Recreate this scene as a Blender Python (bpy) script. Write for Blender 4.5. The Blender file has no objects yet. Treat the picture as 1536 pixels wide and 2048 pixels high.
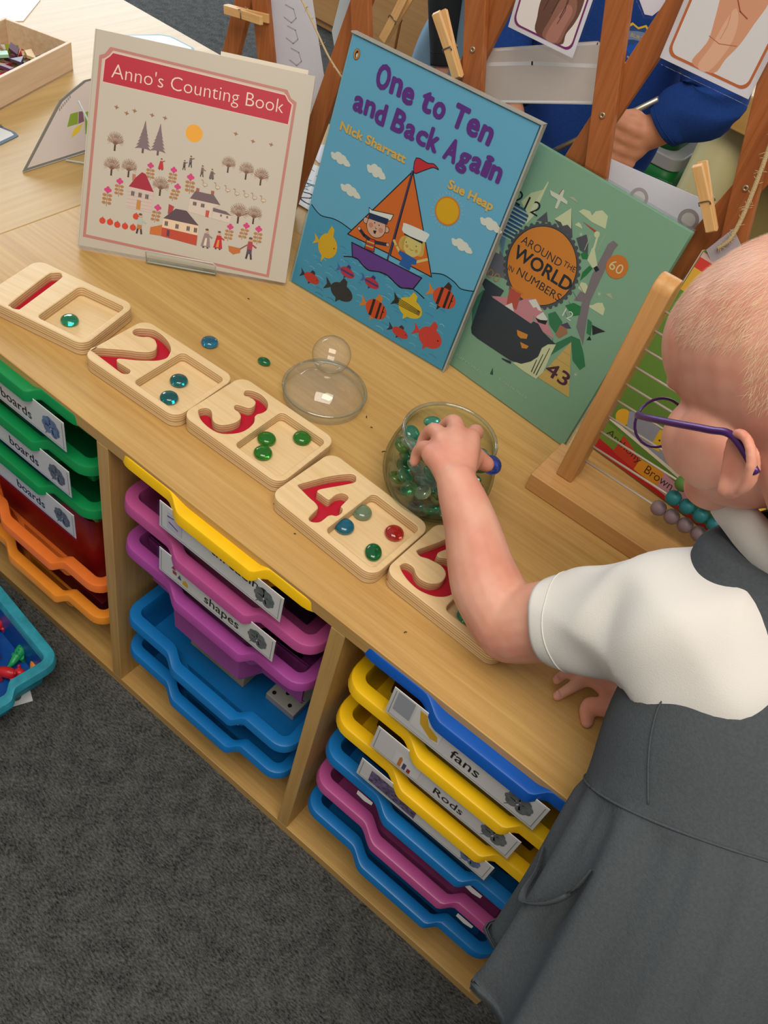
import bpy, bmesh, math, random
import numpy as np
from mathutils import Vector, Matrix, Euler
random.seed(7)
SC = bpy.context.scene
COL = SC.collection

# ------------------------------------------------------------------ camera, light, exposure
cam_d = bpy.data.cameras.new('camera')
cam = bpy.data.objects.new('camera', cam_d)
COL.objects.link(cam)
cam.location = (0.55136, -0.42151, 1.21890)
cam.rotation_euler = (0.71734, -0.19953, 0.65642)
cam_d.sensor_fit = 'VERTICAL'
cam_d.sensor_height = 36.0
cam_d.lens = 36.0 * 1702.8 / 2048.0
cam_d.clip_start = 0.02
SC.camera = cam
SC.view_settings.view_transform = 'Standard'
SC.view_settings.look = 'None'
SC.view_settings.gamma = 1.0
SC.view_settings.use_curve_mapping = False
SC.view_settings.exposure = 0.05

world = bpy.data.worlds.new('room_light')
SC.world = world
world.use_nodes = True
bg = world.node_tree.nodes['Background']
bg.inputs[0].default_value = (1.0, 0.93, 0.82, 1)
bg.inputs[1].default_value = 0.38

def area(name, loc, aim, sx, sy, power, color):
    l = bpy.data.lights.new(name, 'AREA')
    l.shape = 'RECTANGLE'; l.size = sx; l.size_y = sy
    l.energy = power; l.color = color
    o = bpy.data.objects.new(name, l); COL.objects.link(o)
    o.location = loc
    o.rotation_euler = (Vector(aim) - Vector(loc)).to_track_quat('-Z', 'Y').to_euler()
    return o
area('daylight_window_left', (-3.4, 2.3, 1.75), (0.0, 0.4, 0.5), 2.6, 1.5, 98, (0.82, 0.92, 1.0))
area('daylight_window_far', (0.4, 4.6, 1.9), (0.2, 0.6, 0.5), 3.0, 1.4, 85, (0.88, 0.95, 1.0))
area('ceiling_lamp_warm', (0.7, -0.6, 2.65), (0.3, 0.2, 0.4), 1.6, 1.0, 42, (1.0, 0.90, 0.77))

# ------------------------------------------------------------------ materials
def lin(h, k=1.0):
    h = h.lstrip('#')
    c = [int(h[i:i+2], 16) / 255 for i in (0, 2, 4)]
    return tuple(k * (x / 12.92 if x <= 0.04045 else ((x + 0.055) / 1.055) ** 2.4) for x in c) + (1.0,)
MATS = {}
def mat(name, col='#808080', rough=0.5, spec=0.4, metal=0.0, trans=0.0, ior=1.45, bump=0.0, bscale=200, var=0.0, vscale=8, coat=0.0, alpha=1.0, sss=0.0, sheen=0.0):
    if name in MATS: return MATS[name]
    m = bpy.data.materials.new(name); m.use_nodes = True; MATS[name] = m
    nt = m.node_tree; b = nt.nodes['Principled BSDF']
    b.inputs['Base Color'].default_value = lin(col)
    b.inputs['Roughness'].default_value = rough
    b.inputs['Specular IOR Level'].default_value = spec
    b.inputs['Metallic'].default_value = metal
    b.inputs['Transmission Weight'].default_value = trans
    b.inputs['IOR'].default_value = ior
    b.inputs['Coat Weight'].default_value = coat
    b.inputs['Alpha'].default_value = alpha
    b.inputs['Sheen Weight'].default_value = sheen
    if sss:
        b.inputs['Subsurface Weight'].default_value = sss
        b.inputs['Subsurface Radius'].default_value = (1.0, 0.35, 0.2)
        b.inputs['Subsurface Scale'].default_value = 0.006
    if bump or var:
        tc = nt.nodes.new('ShaderNodeTexCoord')
    if var:
        n = nt.nodes.new('ShaderNodeTexNoise'); n.inputs['Scale'].default_value = vscale; n.inputs['Detail'].default_value = 6
        nt.links.new(tc.outputs['Object'], n.inputs['Vector'])
        r = nt.nodes.new('ShaderNodeValToRGB')
        c = lin(col)
        r.color_ramp.elements[0].position = 0.3; r.color_ramp.elements[1].position = 0.7
        r.color_ramp.elements[0].color = tuple(x * (1 - var) for x in c[:3]) + (1,)
        r.color_ramp.elements[1].color = tuple(min(1, x * (1 + var)) for x in c[:3]) + (1,)
        nt.links.new(n.outputs['Fac'], r.inputs['Fac']); nt.links.new(r.outputs['Color'], b.inputs['Base Color'])
    if bump:
        n2 = nt.nodes.new('ShaderNodeTexNoise'); n2.inputs['Scale'].default_value = bscale; n2.inputs['Detail'].default_value = 4
        nt.links.new(tc.outputs['Object'], n2.inputs['Vector'])
        bp = nt.nodes.new('ShaderNodeBump'); bp.inputs['Strength'].default_value = bump; bp.inputs['Distance'].default_value = 0.002
        nt.links.new(n2.outputs['Fac'], bp.inputs['Height']); nt.links.new(bp.outputs['Normal'], b.inputs['Normal'])
    return m

def wood(name, c1, c2, axis='X', rough=0.4, scale=1.0, spec=0.4, streak=0.6, c3=None):
    """grain streaks along one object axis"""
    if name in MATS: return MATS[name]
    m = bpy.data.materials.new(name); m.use_nodes = True; MATS[name] = m
    nt = m.node_tree; b = nt.nodes['Principled BSDF']
    b.inputs['Roughness'].default_value = rough; b.inputs['Specular IOR Level'].default_value = spec
    tc = nt.nodes.new('ShaderNodeTexCoord'); mp = nt.nodes.new('ShaderNodeMapping')
    s = [150 * scale] * 3; s['XYZ'.index(axis)] = 5.0 * scale
    mp.inputs['Scale'].default_value = s
    nt.links.new(tc.outputs['Object'], mp.inputs['Vector'])
    n = nt.nodes.new('ShaderNodeTexNoise'); n.inputs['Scale'].default_value = 1.0; n.inputs['Detail'].default_value = 8; n.inputs['Roughness'].default_value = 0.65
    nt.links.new(mp.outputs['Vector'], n.inputs['Vector'])
    mp2 = nt.nodes.new('ShaderNodeMapping'); s2 = [13 * scale] * 3; s2['XYZ'.index(axis)] = 1.6 * scale
    mp2.inputs['Scale'].default_value = s2
    nt.links.new(tc.outputs['Object'], mp2.inputs['Vector'])
    n2 = nt.nodes.new('ShaderNodeTexNoise'); n2.inputs['Scale'].default_value = 1.0; n2.inputs['Detail'].default_value = 5; n2.inputs['Distortion'].default_value = 0.6
    nt.links.new(mp2.outputs['Vector'], n2.inputs['Vector'])
    mx = nt.nodes.new('ShaderNodeMath'); mx.operation = 'MULTIPLY_ADD'; mx.inputs[1].default_value = streak
    nt.links.new(n.outputs['Fac'], mx.inputs[0])
    m3 = nt.nodes.new('ShaderNodeMath'); m3.operation = 'MULTIPLY'; m3.inputs[1].default_value = 1 - streak
    nt.links.new(n2.outputs['Fac'], m3.inputs[0]); nt.links.new(m3.outputs[0], mx.inputs[2])
    r = nt.nodes.new('ShaderNodeValToRGB')
    r.color_ramp.elements[0].position = 0.36; r.color_ramp.elements[1].position = 0.62
    r.color_ramp.elements[0].color = lin(c1); r.color_ramp.elements[1].color = lin(c2)
    nt.links.new(mx.outputs[0], r.inputs['Fac']); nt.links.new(r.outputs['Color'], b.inputs['Base Color'])
    bp = nt.nodes.new('ShaderNodeBump'); bp.inputs['Strength'].default_value = 0.08; bp.inputs['Distance'].default_value = 0.001
    nt.links.new(n.outputs['Fac'], bp.inputs['Height']); nt.links.new(bp.outputs['Normal'], b.inputs['Normal'])
    return m

def ply(name):
    """birch plywood: pale faces, thin darker glue lines through the thickness (object z)"""
    m = wood(name, '#d8b987', '#e6cda2', 'X', 0.42, 1.3)
    nt = m.node_tree; b = nt.nodes['Principled BSDF']
    src = b.inputs['Base Color'].links[0].from_socket
    tc = nt.nodes.new('ShaderNodeTexCoord'); sp = nt.nodes.new('ShaderNodeSeparateXYZ')
    nt.links.new(tc.outputs['Object'], sp.inputs[0])
    w = nt.nodes.new('ShaderNodeMath'); w.operation = 'PINGPONG'; w.inputs[1].default_value = 0.00165
    nt.links.new(sp.outputs['Z'], w.inputs[0])
    g = nt.nodes.new('ShaderNodeMath'); g.operation = 'GREATER_THAN'; g.inputs[1].default_value = 0.00120
    nt.links.new(w.outputs[0], g.inputs[0])
    # only the cut edges (steep faces) show the layers
    ge = nt.nodes.new('ShaderNodeNewGeometry'); sp2 = nt.nodes.new('ShaderNodeSeparateXYZ')
    nt.links.new(ge.outputs['True Normal'], sp2.inputs[0])
    ab = nt.nodes.new('ShaderNodeMath'); ab.operation = 'ABSOLUTE'; nt.links.new(sp2.outputs['Z'], ab.inputs[0])
    lt = nt.nodes.new('ShaderNodeMath'); lt.operation = 'LESS_THAN'; lt.inputs[1].default_value = 0.35
    nt.links.new(ab.outputs[0], lt.inputs[0])
    mu = nt.nodes.new('ShaderNodeMath'); mu.operation = 'MULTIPLY'
    nt.links.new(g.outputs[0], mu.inputs[0]); nt.links.new(lt.outputs[0], mu.inputs[1])
    m2 = nt.nodes.new('ShaderNodeMath'); m2.operation = 'MULTIPLY'; m2.inputs[1].default_value = 0.75
    nt.links.new(mu.outputs[0], m2.inputs[0])
    mix = nt.nodes.new('ShaderNodeMixRGB'); mix.inputs[2].default_value = lin('#9a6b43')
    nt.links.new(src, mix.inputs[1]); nt.links.new(m2.outputs[0], mix.inputs[0])
    nt.links.new(mix.outputs[0], b.inputs['Base Color'])
    return m

def clear_sheet(name, tint='#ffffff', gloss=0.12, rough=0.05, haze=0.0, edge=None):
    """thin clear plastic / thin blown glass: mostly see-through with a surface reflection"""
    if name in MATS: return MATS[name]
    m = bpy.data.materials.new(name); m.use_nodes = True; MATS[name] = m
    nt = m.node_tree; nt.nodes.clear()
    out = nt.nodes.new('ShaderNodeOutputMaterial'); tr = nt.nodes.new('ShaderNodeBsdfTransparent'); gl = nt.nodes.new('ShaderNodeBsdfGlossy')
    tr.inputs[0].default_value = lin(tint); gl.inputs['Roughness'].default_value = rough
    lw = nt.nodes.new('ShaderNodeLayerWeight'); lw.inputs[0].default_value = 0.5
    pw = nt.nodes.new('ShaderNodeMath'); pw.operation = 'POWER'; pw.inputs[1].default_value = 4.5
    nt.links.new(lw.outputs['Facing'], pw.inputs[0])
    ma = nt.nodes.new('ShaderNodeMath'); ma.operation = 'MULTIPLY_ADD'; ma.inputs[1].default_value = 0.45; ma.inputs[2].default_value = gloss * 0.16
    nt.links.new(pw.outputs[0], ma.inputs[0])
    if edge:      # the longer way through the wall at the silhouette soaks up more light
        pe = nt.nodes.new('ShaderNodeMath'); pe.operation = 'POWER'; pe.inputs[1].default_value = 3.0
        nt.links.new(lw.outputs['Facing'], pe.inputs[0])
        mc_ = nt.nodes.new('ShaderNodeMixRGB'); mc_.inputs[1].default_value = lin(tint); mc_.inputs[2].default_value = lin(edge)
        nt.links.new(pe.outputs[0], mc_.inputs[0]); nt.links.new(mc_.outputs[0], tr.inputs[0])
    mx = nt.nodes.new('ShaderNodeMixShader')
    nt.links.new(ma.outputs[0], mx.inputs[0]); nt.links.new(tr.outputs[0], mx.inputs[1]); nt.links.new(gl.outputs[0], mx.inputs[2])
    last = mx.outputs[0]
    if haze:
        df = nt.nodes.new('ShaderNodeBsdfDiffuse'); df.inputs[0].default_value = (0.9, 0.9, 0.9, 1)
        m2 = nt.nodes.new('ShaderNodeMixShader'); m2.inputs[0].default_value = haze
        nt.links.new(last, m2.inputs[1]); nt.links.new(df.outputs[0], m2.inputs[2]); last = m2.outputs[0]
    nt.links.new(last, out.inputs[0])
    return m

M_OAK = wood('oak_laminate_lengthways', '#b18a50', '#c9a567', 'X', 0.36)
M_OAKV = wood('oak_laminate_upright', '#b18a50', '#c9a567', 'Z', 0.42)
M_OAKY = wood('oak_laminate_crossways', '#b18a50', '#c9a567', 'Y', 0.42)
M_PALE = wood('pale_birch_top', '#b4945c', '#c8aa74', 'Y', 0.42, 0.5)
M_PLY = ply('birch_plywood')
M_BEECH = wood('beech', '#c08e55', '#d3a56c', 'X', 0.42, 1.2)
M_BEECHV = wood('beech_upright', '#bb8850', '#d0a067', 'Z', 0.42, 1.2)
M_SLAT = wood('stained_slat', '#8f4f24', '#ac683a', 'Z', 0.5, 1.5)
M_PEG = wood('peg_wood', '#cf9f63', '#e0b981', 'Z', 0.5, 2)

def paper(name, col, through=0.45):
    """thin card that lets some light through"""
    if name in MATS: return MATS[name]
    m = mat(name, col, 0.5); nt = m.node_tree; b = nt.nodes['Principled BSDF']; out = nt.nodes['Material Output']
    t = nt.nodes.new('ShaderNodeBsdfTranslucent'); t.inputs[0].default_value = lin(col)
    mx = nt.nodes.new('ShaderNodeMixShader'); mx.inputs[0].default_value = through
    nt.links.new(b.outputs[0], mx.inputs[1]); nt.links.new(t.outputs[0], mx.inputs[2]); nt.links.new(mx.outputs[0], out.inputs[0])
    return m

# ------------------------------------------------------------------ object helpers
def put(name, me, mats, parent=None, smooth=False, loc=(0, 0, 0), rot=(0, 0, 0)):
    for m in mats: me.materials.append(m)
    if smooth:
        me.polygons.foreach_set('use_smooth', [True] * len(me.polygons))
    o = bpy.data.objects.new(name, me); COL.objects.link(o)
    o.location = loc; o.rotation_euler = rot
    if parent: o.parent = parent
    return o
def tag(o, label=None, cat=None, group=None, kind=None):
    if label: o['label'] = label
    if cat: o['category'] = cat
    if group: o['group'] = group
    if kind: o['kind'] = kind
    return o
def empty(name, loc=(0, 0, 0), rz=0.0, label=None, cat=None, group=None, rot=None):
    o = bpy.data.objects.new(name, None); COL.objects.link(o)
    o.empty_display_size = 0.02
    o.location = loc; o.rotation_euler = rot if rot else (0, 0, rz)
    return tag(o, label, cat, group)
def copy_tree(o, parent=None):
    c = o.copy(); COL.objects.link(c)
    if parent: c.parent = parent
    for ch in [x for x in bpy.data.objects if x.parent == o]: copy_tree(ch, c)
    return c

class MB:
    """collects shapes into one mesh"""
    def __init__(s): s.v = []; s.f = []; s.m = []
    def add(s, vs, fs, mi=0):
        k = len(s.v); s.v += [tuple(p) for p in vs]
        s.f += [tuple(i + k for i in f) for f in fs]; s.m += [mi] * len(fs); return s
    def box(s, a, b, mi=0, M=None):
        (x0, y0, z0), (x1, y1, z1) = a, b
        vs = [(x0,y0,z0),(x1,y0,z0),(x1,y1,z0),(x0,y1,z0),(x0,y0,z1),(x1,y0,z1),(x1,y1,z1),(x0,y1,z1)]
        if M: vs = [M @ Vector(p) for p in vs]
        return s.add(vs, [(0,3,2,1),(4,5,6,7),(0,1,5,4),(1,2,6,5),(2,3,7,6),(3,0,4,7)], mi)
    def prism(s, poly, z0, z1, mi=0, M=None):
        n = len(poly)
        vs = [(x, y, z0) for x, y in poly] + [(x, y, z1) for x, y in poly]
        if M: vs = [M @ Vector(p) for p in vs]
        return s.add(vs, [tuple(range(n))[::-1], tuple(range(n, 2*n))] + [(i, (i+1) % n, n + (i+1) % n, n + i) for i in range(n)], mi)
    def face(s, pts, mi=0): return s.add(pts, [tuple(range(len(pts)))], mi)
    def tube(s, path, rad, n=10, mi=0, cap=True, flat=1.0, up=(0, 0, 1)):
        path = [Vector(p) for p in path]
        if not hasattr(rad, '__len__'): rad = [rad] * len(path)
        vs = []; fs = []; up = Vector(up); prev = None
        for i, p in enumerate(path):
            t = (path[min(i+1, len(path)-1)] - path[max(i-1, 0)]).normalized()
            a = prev if prev else up
            if abs(a.dot(t)) > 0.95 and not prev: a = Vector((1, 0, 0))
            u = (a - t * a.dot(t)).normalized(); w = t.cross(u); prev = u
            for k in range(n):
                q = 2 * math.pi * k / n
                vs.append(p + u * (math.cos(q) * rad[i] * flat) + w * (math.sin(q) * rad[i]))
        for i in range(len(path) - 1):
            for k in range(n):
                a, b = i*n + k, i*n + (k+1) % n
                fs.append((a, b, b + n, a + n))
        if cap:
            fs.append(tuple(range(n))[::-1]); fs.append(tuple(range((len(path)-1)*n, len(path)*n)))
        return s.add(vs, fs, mi)
    def lathe(s, prof, n=32, mi=0, c=(0, 0, 0)):
        vs = []; fs = []
        for r, z in prof:
            for k in range(n):
                q = 2 * math.pi * k / n
                vs.append((c[0] + r * math.cos(q), c[1] + r * math.sin(q), c[2] + z))
        for i in range(len(prof) - 1):
            for k in range(n):
                a, b = i*n + k, i*n + (k+1) % n
                fs.append((a, b, b + n, a + n))
        return s.add(vs, fs, mi)
    def ball(s, c, r, nu=16, nv=10, mi=0, M=None):
        if not hasattr(r, '__len__'): r = (r, r, r)
        vs = [(0, 0, -1)]
        for j in range(1, nv):
            t = math.pi * j / nv - math.pi / 2
            for k in range(nu):
                q = 2 * math.pi * k / nu
                vs.append((math.cos(t) * math.cos(q), math.cos(t) * math.sin(q), math.sin(t)))
        vs.append((0, 0, 1)); L = len(vs) - 1
        fs = [(0, 1 + (k+1) % nu, 1 + k) for k in range(nu)]
        for j in range(nv - 2):
            for k in range(nu):
                a, b = 1 + j*nu + k, 1 + j*nu + (k+1) % nu
                fs.append((a, b, b + nu, a + nu))
        b0 = 1 + (nv-2) * nu
        fs += [(b0 + k, b0 + (k+1) % nu, L) for k in range(nu)]
        R3 = M if M else Matrix.Identity(3)
        vs = [Vector(c) + R3 @ Vector((p[0]*r[0], p[1]*r[1], p[2]*r[2])) for p in vs]
        return s.add(vs, fs, mi)
    def loft(s, rings, mi=0, closed=True, cap0=False, cap1=False):
        n = len(rings[0]); vs = [p for r in rings for p in r]; fs = []
        for i in range(len(rings) - 1):
            for k in range(n if closed else n - 1):
                a, b = i*n + k, i*n + (k+1) % n
                fs.append((a, b, b + n, a + n))
        if cap0: fs.append(tuple(range(n))[::-1])
        if cap1: fs.append(tuple(range((len(rings)-1)*n, len(rings)*n)))
        return s.add(vs, fs, mi)
    def mesh(s, name='mesh'):
        me = bpy.data.meshes.new(name); me.from_pydata(s.v, [], s.f)
        me.polygons.foreach_set('material_index', s.m); me.update(); return me
    def build(s, name, mats, parent=None, smooth=False, bevel=0.0, seg=2, **kw):
        if not isinstance(mats, (list, tuple)): mats = [mats]
        o = put(name, s.mesh(name), mats, parent, smooth, **kw)
        if bevel:
            md = o.modifiers.new('edge', 'BEVEL'); md.width = bevel; md.segments = seg; md.limit_method = 'ANGLE'; md.angle_limit = 0.6
            o.data.polygons.foreach_set('use_smooth', [True] * len(o.data.polygons))
            md.harden_normals = True
        return o
def spline(pts, n=8, closed=False):
    """Catmull-Rom through points of any dimension"""
    P = [np.array(p, float) for p in pts]; out = []; N = len(P)
    for i in range(N if closed else N - 1):
        if closed: a, b, c, d = P[(i-1) % N], P[i], P[(i+1) % N], P[(i+2) % N]
        else: a, b, c, d = P[max(i-1, 0)], P[i], P[i+1], P[min(i+2, N-1)]
        for k in range(n):
            t = k / n
            out.append(0.5 * ((2*b) + (c-a)*t + (2*a-5*b+4*c-d)*t*t + (3*b-a-3*c+d)*t**3))
    if not closed: out.append(P[-1])
    return [tuple(p) for p in out]
def rrect(w, h, r, n=5, cx=0, cy=0):
    out = []
    for sx, sy, a0 in ((1, 1, 0), (-1, 1, 90), (-1, -1, 180), (1, -1, 270)):
        for k in range(n + 1):
            a = math.radians(a0 + 90 * k / n)
            out.append((cx + sx*(w/2 - r) + r*math.cos(a), cy + sy*(h/2 - r) + r*math.sin(a)))
    return out
def mesh_of(o):
    dg = bpy.context.evaluated_depsgraph_get()
    return bpy.data.meshes.new_from_object(o.evaluated_get(dg))
def text_mesh(body, bold=0.0, extrude=0.0):
    cu = bpy.data.curves.new('lettering', 'FONT'); cu.body = body; cu.size = 1.0; cu.offset = bold; cu.extrude = extrude
    cu.resolution_u = 3; cu.align_x = 'LEFT'
    o = bpy.data.objects.new('lettering', cu); COL.objects.link(o)
    bpy.context.view_layer.update()
    me = mesh_of(o); bpy.data.objects.remove(o); bpy.data.curves.remove(cu)
    return me
def text_into(mb, body, place, width=None, height=None, bold=0.0, mi=0, shear=0.0):
    """letters fitted to width x cap height; place(x, y) -> point"""
    me = text_mesh(body, bold)
    xs = [v.co.x for v in me.vertices]; x0, x1 = min(xs), max(xs)
    sx = width / (x1 - x0) if width else None
    sy = height / 0.72 if height else sx
    if sx is None: sx = sy
    mb.add([place((v.co.x - x0) * sx + shear * v.co.y * sy, v.co.y * sy) for v in me.vertices], [tuple(p.vertices) for p in me.polygons], mi)
    bpy.data.meshes.remove(me)
def curve_plate(outer, holes, z0, z1, bevel=0.0012, res=2):
    """flat plate with holes, rounded edges"""
    cu = bpy.data.curves.new('plate', 'CURVE'); cu.dimensions = '2D'; cu.fill_mode = 'BOTH'
    for poly in [outer] + holes:
        s = cu.splines.new('POLY'); s.points.add(len(poly) - 1)
        for p, q in zip(s.points, poly): p.co = (q[0], q[1], 0, 1)
        s.use_cyclic_u = True
    cu.extrude = (z1 - z0) / 2 - bevel; cu.bevel_depth = bevel; cu.bevel_resolution = res; cu.offset = -bevel
    o = bpy.data.objects.new('plate', cu); COL.objects.link(o); bpy.context.view_layer.update()
    me = mesh_of(o); bpy.data.objects.remove(o); bpy.data.curves.remove(cu)
    me.transform(Matrix.Translation((0, 0, (z0 + z1) / 2)))
    return me
# ------------------------------------------------------------------ floor and tables
TOP = 0.5385                       # height of the tray unit's top
def carpet():
    m = bpy.data.materials.new('charcoal_carpet'); m.use_nodes = True
    nt = m.node_tree; b = nt.nodes['Principled BSDF']; b.inputs['Roughness'].default_value = 0.95; b.inputs['Specular IOR Level'].default_value = 0.15
    tc = nt.nodes.new('ShaderNodeTexCoord')
    mp = nt.nodes.new('ShaderNodeMapping'); mp.inputs['Scale'].default_value = (170, 420, 300); mp.inputs['Rotation'].default_value = (0, 0, 0.5)
    nt.links.new(tc.outputs['Object'], mp.inputs['Vector'])
    n = nt.nodes.new('ShaderNodeTexNoise'); n.inputs['Scale'].default_value = 1.0; n.inputs['Detail'].default_value = 3; n.inputs['Roughness'].default_value = 0.7
    nt.links.new(mp.outputs['Vector'], n.inputs['Vector'])
    n2 = nt.nodes.new('ShaderNodeTexNoise'); n2.inputs['Scale'].default_value = 38; n2.inputs['Detail'].default_value = 5
    nt.links.new(tc.outputs['Object'], n2.inputs['Vector'])
    ad = nt.nodes.new('ShaderNodeMath'); ad.operation = 'MULTIPLY_ADD'; ad.inputs[1].default_value = 0.75
    m3 = nt.nodes.new('ShaderNodeMath'); m3.operation = 'MULTIPLY'; m3.inputs[1].default_value = 0.25
    nt.links.new(n2.outputs['Fac'], m3.inputs[0]); nt.links.new(n.outputs['Fac'], ad.inputs[0]); nt.links.new(m3.outputs[0], ad.inputs[2])
    r = nt.nodes.new('ShaderNodeValToRGB'); r.color_ramp.elements[0].position = 0.36; r.color_ramp.elements[1].position = 0.66
    r.color_ramp.elements[0].color = lin('#252627'); r.color_ramp.elements[1].color = lin('#717475')
    nt.links.new(ad.outputs[0], r.inputs['Fac']); nt.links.new(r.outputs['Color'], b.inputs['Base Color'])
    bp = nt.nodes.new('ShaderNodeBump'); bp.inputs['Strength'].default_value = 0.9; bp.inputs['Distance'].default_value = 0.004
    nt.links.new(n.outputs['Fac'], bp.inputs['Height']); nt.links.new(bp.outputs['Normal'], b.inputs['Normal'])
    return m
M_WALL = mat('cream_wall', '#d9d3c4', 0.8)
fl = MB().box((-5, -2.5, -0.05), (4, 6, 0.0)).build('floor', carpet()); tag(fl, kind='structure')
for nm, a_, b_ in (('wall_left', (-5.1, -2.5, 0.0), (-5.0, 6.0, 2.8)), ('wall_far', (-5.0, 6.0, 0.0), (4.0, 6.1, 2.8))):
    tag(MB().box(a_, b_).build(nm, M_WALL), kind='structure')

UX0, UX1, P, T = -0.348, 0.694, 0.338, 0.018
YD = 0.475
u = empty('tray_storage_unit', (UX0, 0, 0), 0, 'oak laminate storage unit with three columns of coloured trays', 'storage unit')
MB().box((0, 0, 0.52), (UX1-UX0, YD, TOP)).build('top_panel', M_OAK, u, bevel=0.0012)
MB().box((0, 0.0, 0.0), (UX1-UX0, YD, 0.0195)).build('base_panel', M_OAK, u, bevel=0.001)
MB().box((0.018, YD-0.006, 0.0195), (UX1-UX0-0.018, YD, 0.52)).build('back_panel', M_OAKV, u)
PANELS = [-0.348, 0.0, 0.338, 0.676]
for i, x in enumerate(PANELS):
    MB().box((x-UX0, 0, 0.0195), (x-UX0+T, YD-0.006, 0.52)).build('side_panel' if i in (0, 3) else 'divider_panel', M_OAKV, u, bevel=0.001)
SLOT = [0.124 + 0.0795*k for k in range(6)]       # underside of the rims
for i in range(3):
    xa, xb = PANELS[i] + T, PANELS[i+1]
    for k in range(6):
        for x0, x1 in ((xa, xa + 0.010), (xb - 0.010, xb)):
            MB().box((x0-UX0, 0.120, SLOT[k] - 0.0065), (x1-UX0, YD-0.02, SLOT[k] - 0.0032)).build('tray_runner', M_OAKY, u)

def table(name, x0, x1, y0, y1, top, label, th=0.025, legs=()):
    t = empty(name, (x0, y0, 0), 0, label, 'table')
    MB().box((0, 0, top - th), (x1-x0, y1-y0, top)).build('table_top', M_PALE, t, bevel=0.002)
    for lx, ly in legs:
        MB().tube([(lx-x0, ly-y0, 0), (lx-x0, ly-y0, top-th)], 0.02, 14).build('leg', mat('cream_metal', '#cfc39a', 0.4), t, smooth=True)
    return t
table('activity_table', -1.35, -0.3495, -0.15, 0.805, TOP - 0.001, 'pale birch table holding the wooden box of tile pieces, left of the tray unit', legs=((-1.3, -0.1), (-0.4, 0.75), (-1.3, 0.75), (-0.40, -0.1)))
table('back_table', -0.349, 0.86, 0.4755, 0.785, TOP - 0.001, 'pale birch table behind the tray unit, under the trellis', legs=((-0.30, 0.74), (0.82, 0.74), (0.82, 0.52), (-0.30, 0.52)))

# ------------------------------------------------------------------ trays
def wave(x):
    t = (-0.036 - x) / 0.030 if x < 0.01 else (x - 0.062) / 0.017
    t = max(0.0, min(1.0, t)); return t*t*(3 - 2*t)
def plan(off):
    """closed outline of the tray, moved outwards by off; front towards -y with the middle pushed forward"""
    hw = 0.134 + off; yb = 0.40 + off; r = max(0.010 + off, 0.004)
    def yf(x):
        return 0.014 - off - 0.012 * (1 - wave(x))
    pts = []
    N = 60
    for k in range(N + 1):
        x = -(hw - r) + 2 * (hw - r) * k / N
        pts.append((x, yf(x)))
    def arc(cx, cy, a0):
        for k in range(1, 6):
            a = math.radians(a0 + 90 * k / 6); pts.append((cx + r*math.cos(a), cy + r*math.sin(a)))
    y0 = yf(hw)
    arc(hw - r, y0 + r, -90); pts.append((hw, y0 + r)); pts.append((hw, yb - r)); arc(hw - r, yb - r, 0)
    pts.append((hw - r, yb)); pts.append((-(hw - r), yb)); arc(-(hw - r), yb - r, 90)
    pts.append((-hw, yb - r)); pts.append((-hw, y0 + r)); arc(-(hw - r), y0 + r, 180)
    return pts
def dip(x, y):
    if y > 0.05: return 0.0
    return -0.006 * (1 - wave(x))
RIM = 0.062
def tray_mesh(depth=0.052):
    mb = MB(); rings = []
    zb = RIM + 0.012 - depth
    for off, z in ((-0.018, zb + 0.003), (-0.010, zb + 0.004), (-0.0022, RIM - 0.006), (-0.0005, RIM + 0.0105), (0.0004, RIM + 0.0121), (0.0018, RIM + 0.0125), (0.0128, RIM + 0.0125), (0.0147, RIM + 0.0119), (0.0155, RIM + 0.0104), (0.0166, RIM - 0.0022), (0.0150, RIM - 0.003), (0.0140, RIM - .002), (0.0135, RIM + 0.006), (0.002, RIM + 0.006), (0.0006, RIM - 0.006), (-0.0075, zb + 0.002), (-0.012, zb)):
        o2 = plan(off)
        rings.append([(x, y, z + (dip(x, y) if z > 0.02 else 0)) for x, y in o2])
    mb.loft(rings); n = len(rings[0])
    mb.f.append(tuple(range(n))); mb.m.append(0)
    mb.f.append(tuple(range((len(rings)-1)*n, len(rings)*n))[::-1]); mb.m.append(0)
    me = mb.mesh('tray_shell'); me.polygons.foreach_set('use_smooth', [True]*len(me.polygons)); me.set_sharp_from_angle(angle=0.6); return me
PL = {c: mat('plastic_' + c, h, 0.33, 0.45, var=0.06, vscale=30) for c, h in dict(green='#128a4c', red='#8c1414', orange='#ea7a33', amber='#e8912f', yellow='#f2c315', pink='#b2508f', purple='#a3499b', blue='#1272bd', navy='#0f55b4', aqua='#2291ad').items()}
TR = tray_mesh()
M_PAPER = mat('label_card', '#e6e8ea', 0.35)
M_INK = mat('black_print', '#1b1b1d', 0.5)
M_LEAF = mat('grey_petal_print', '#6f777c', 0.5, var=0.25, vscale=120)
M_LEAFB = mat('blue_petal_print', '#6f86b0', 0.5, var=0.4, vscale=120)
M_FILM = clear_sheet('laminate_film', '#fdfdfd', 0.08, 0.12)
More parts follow.
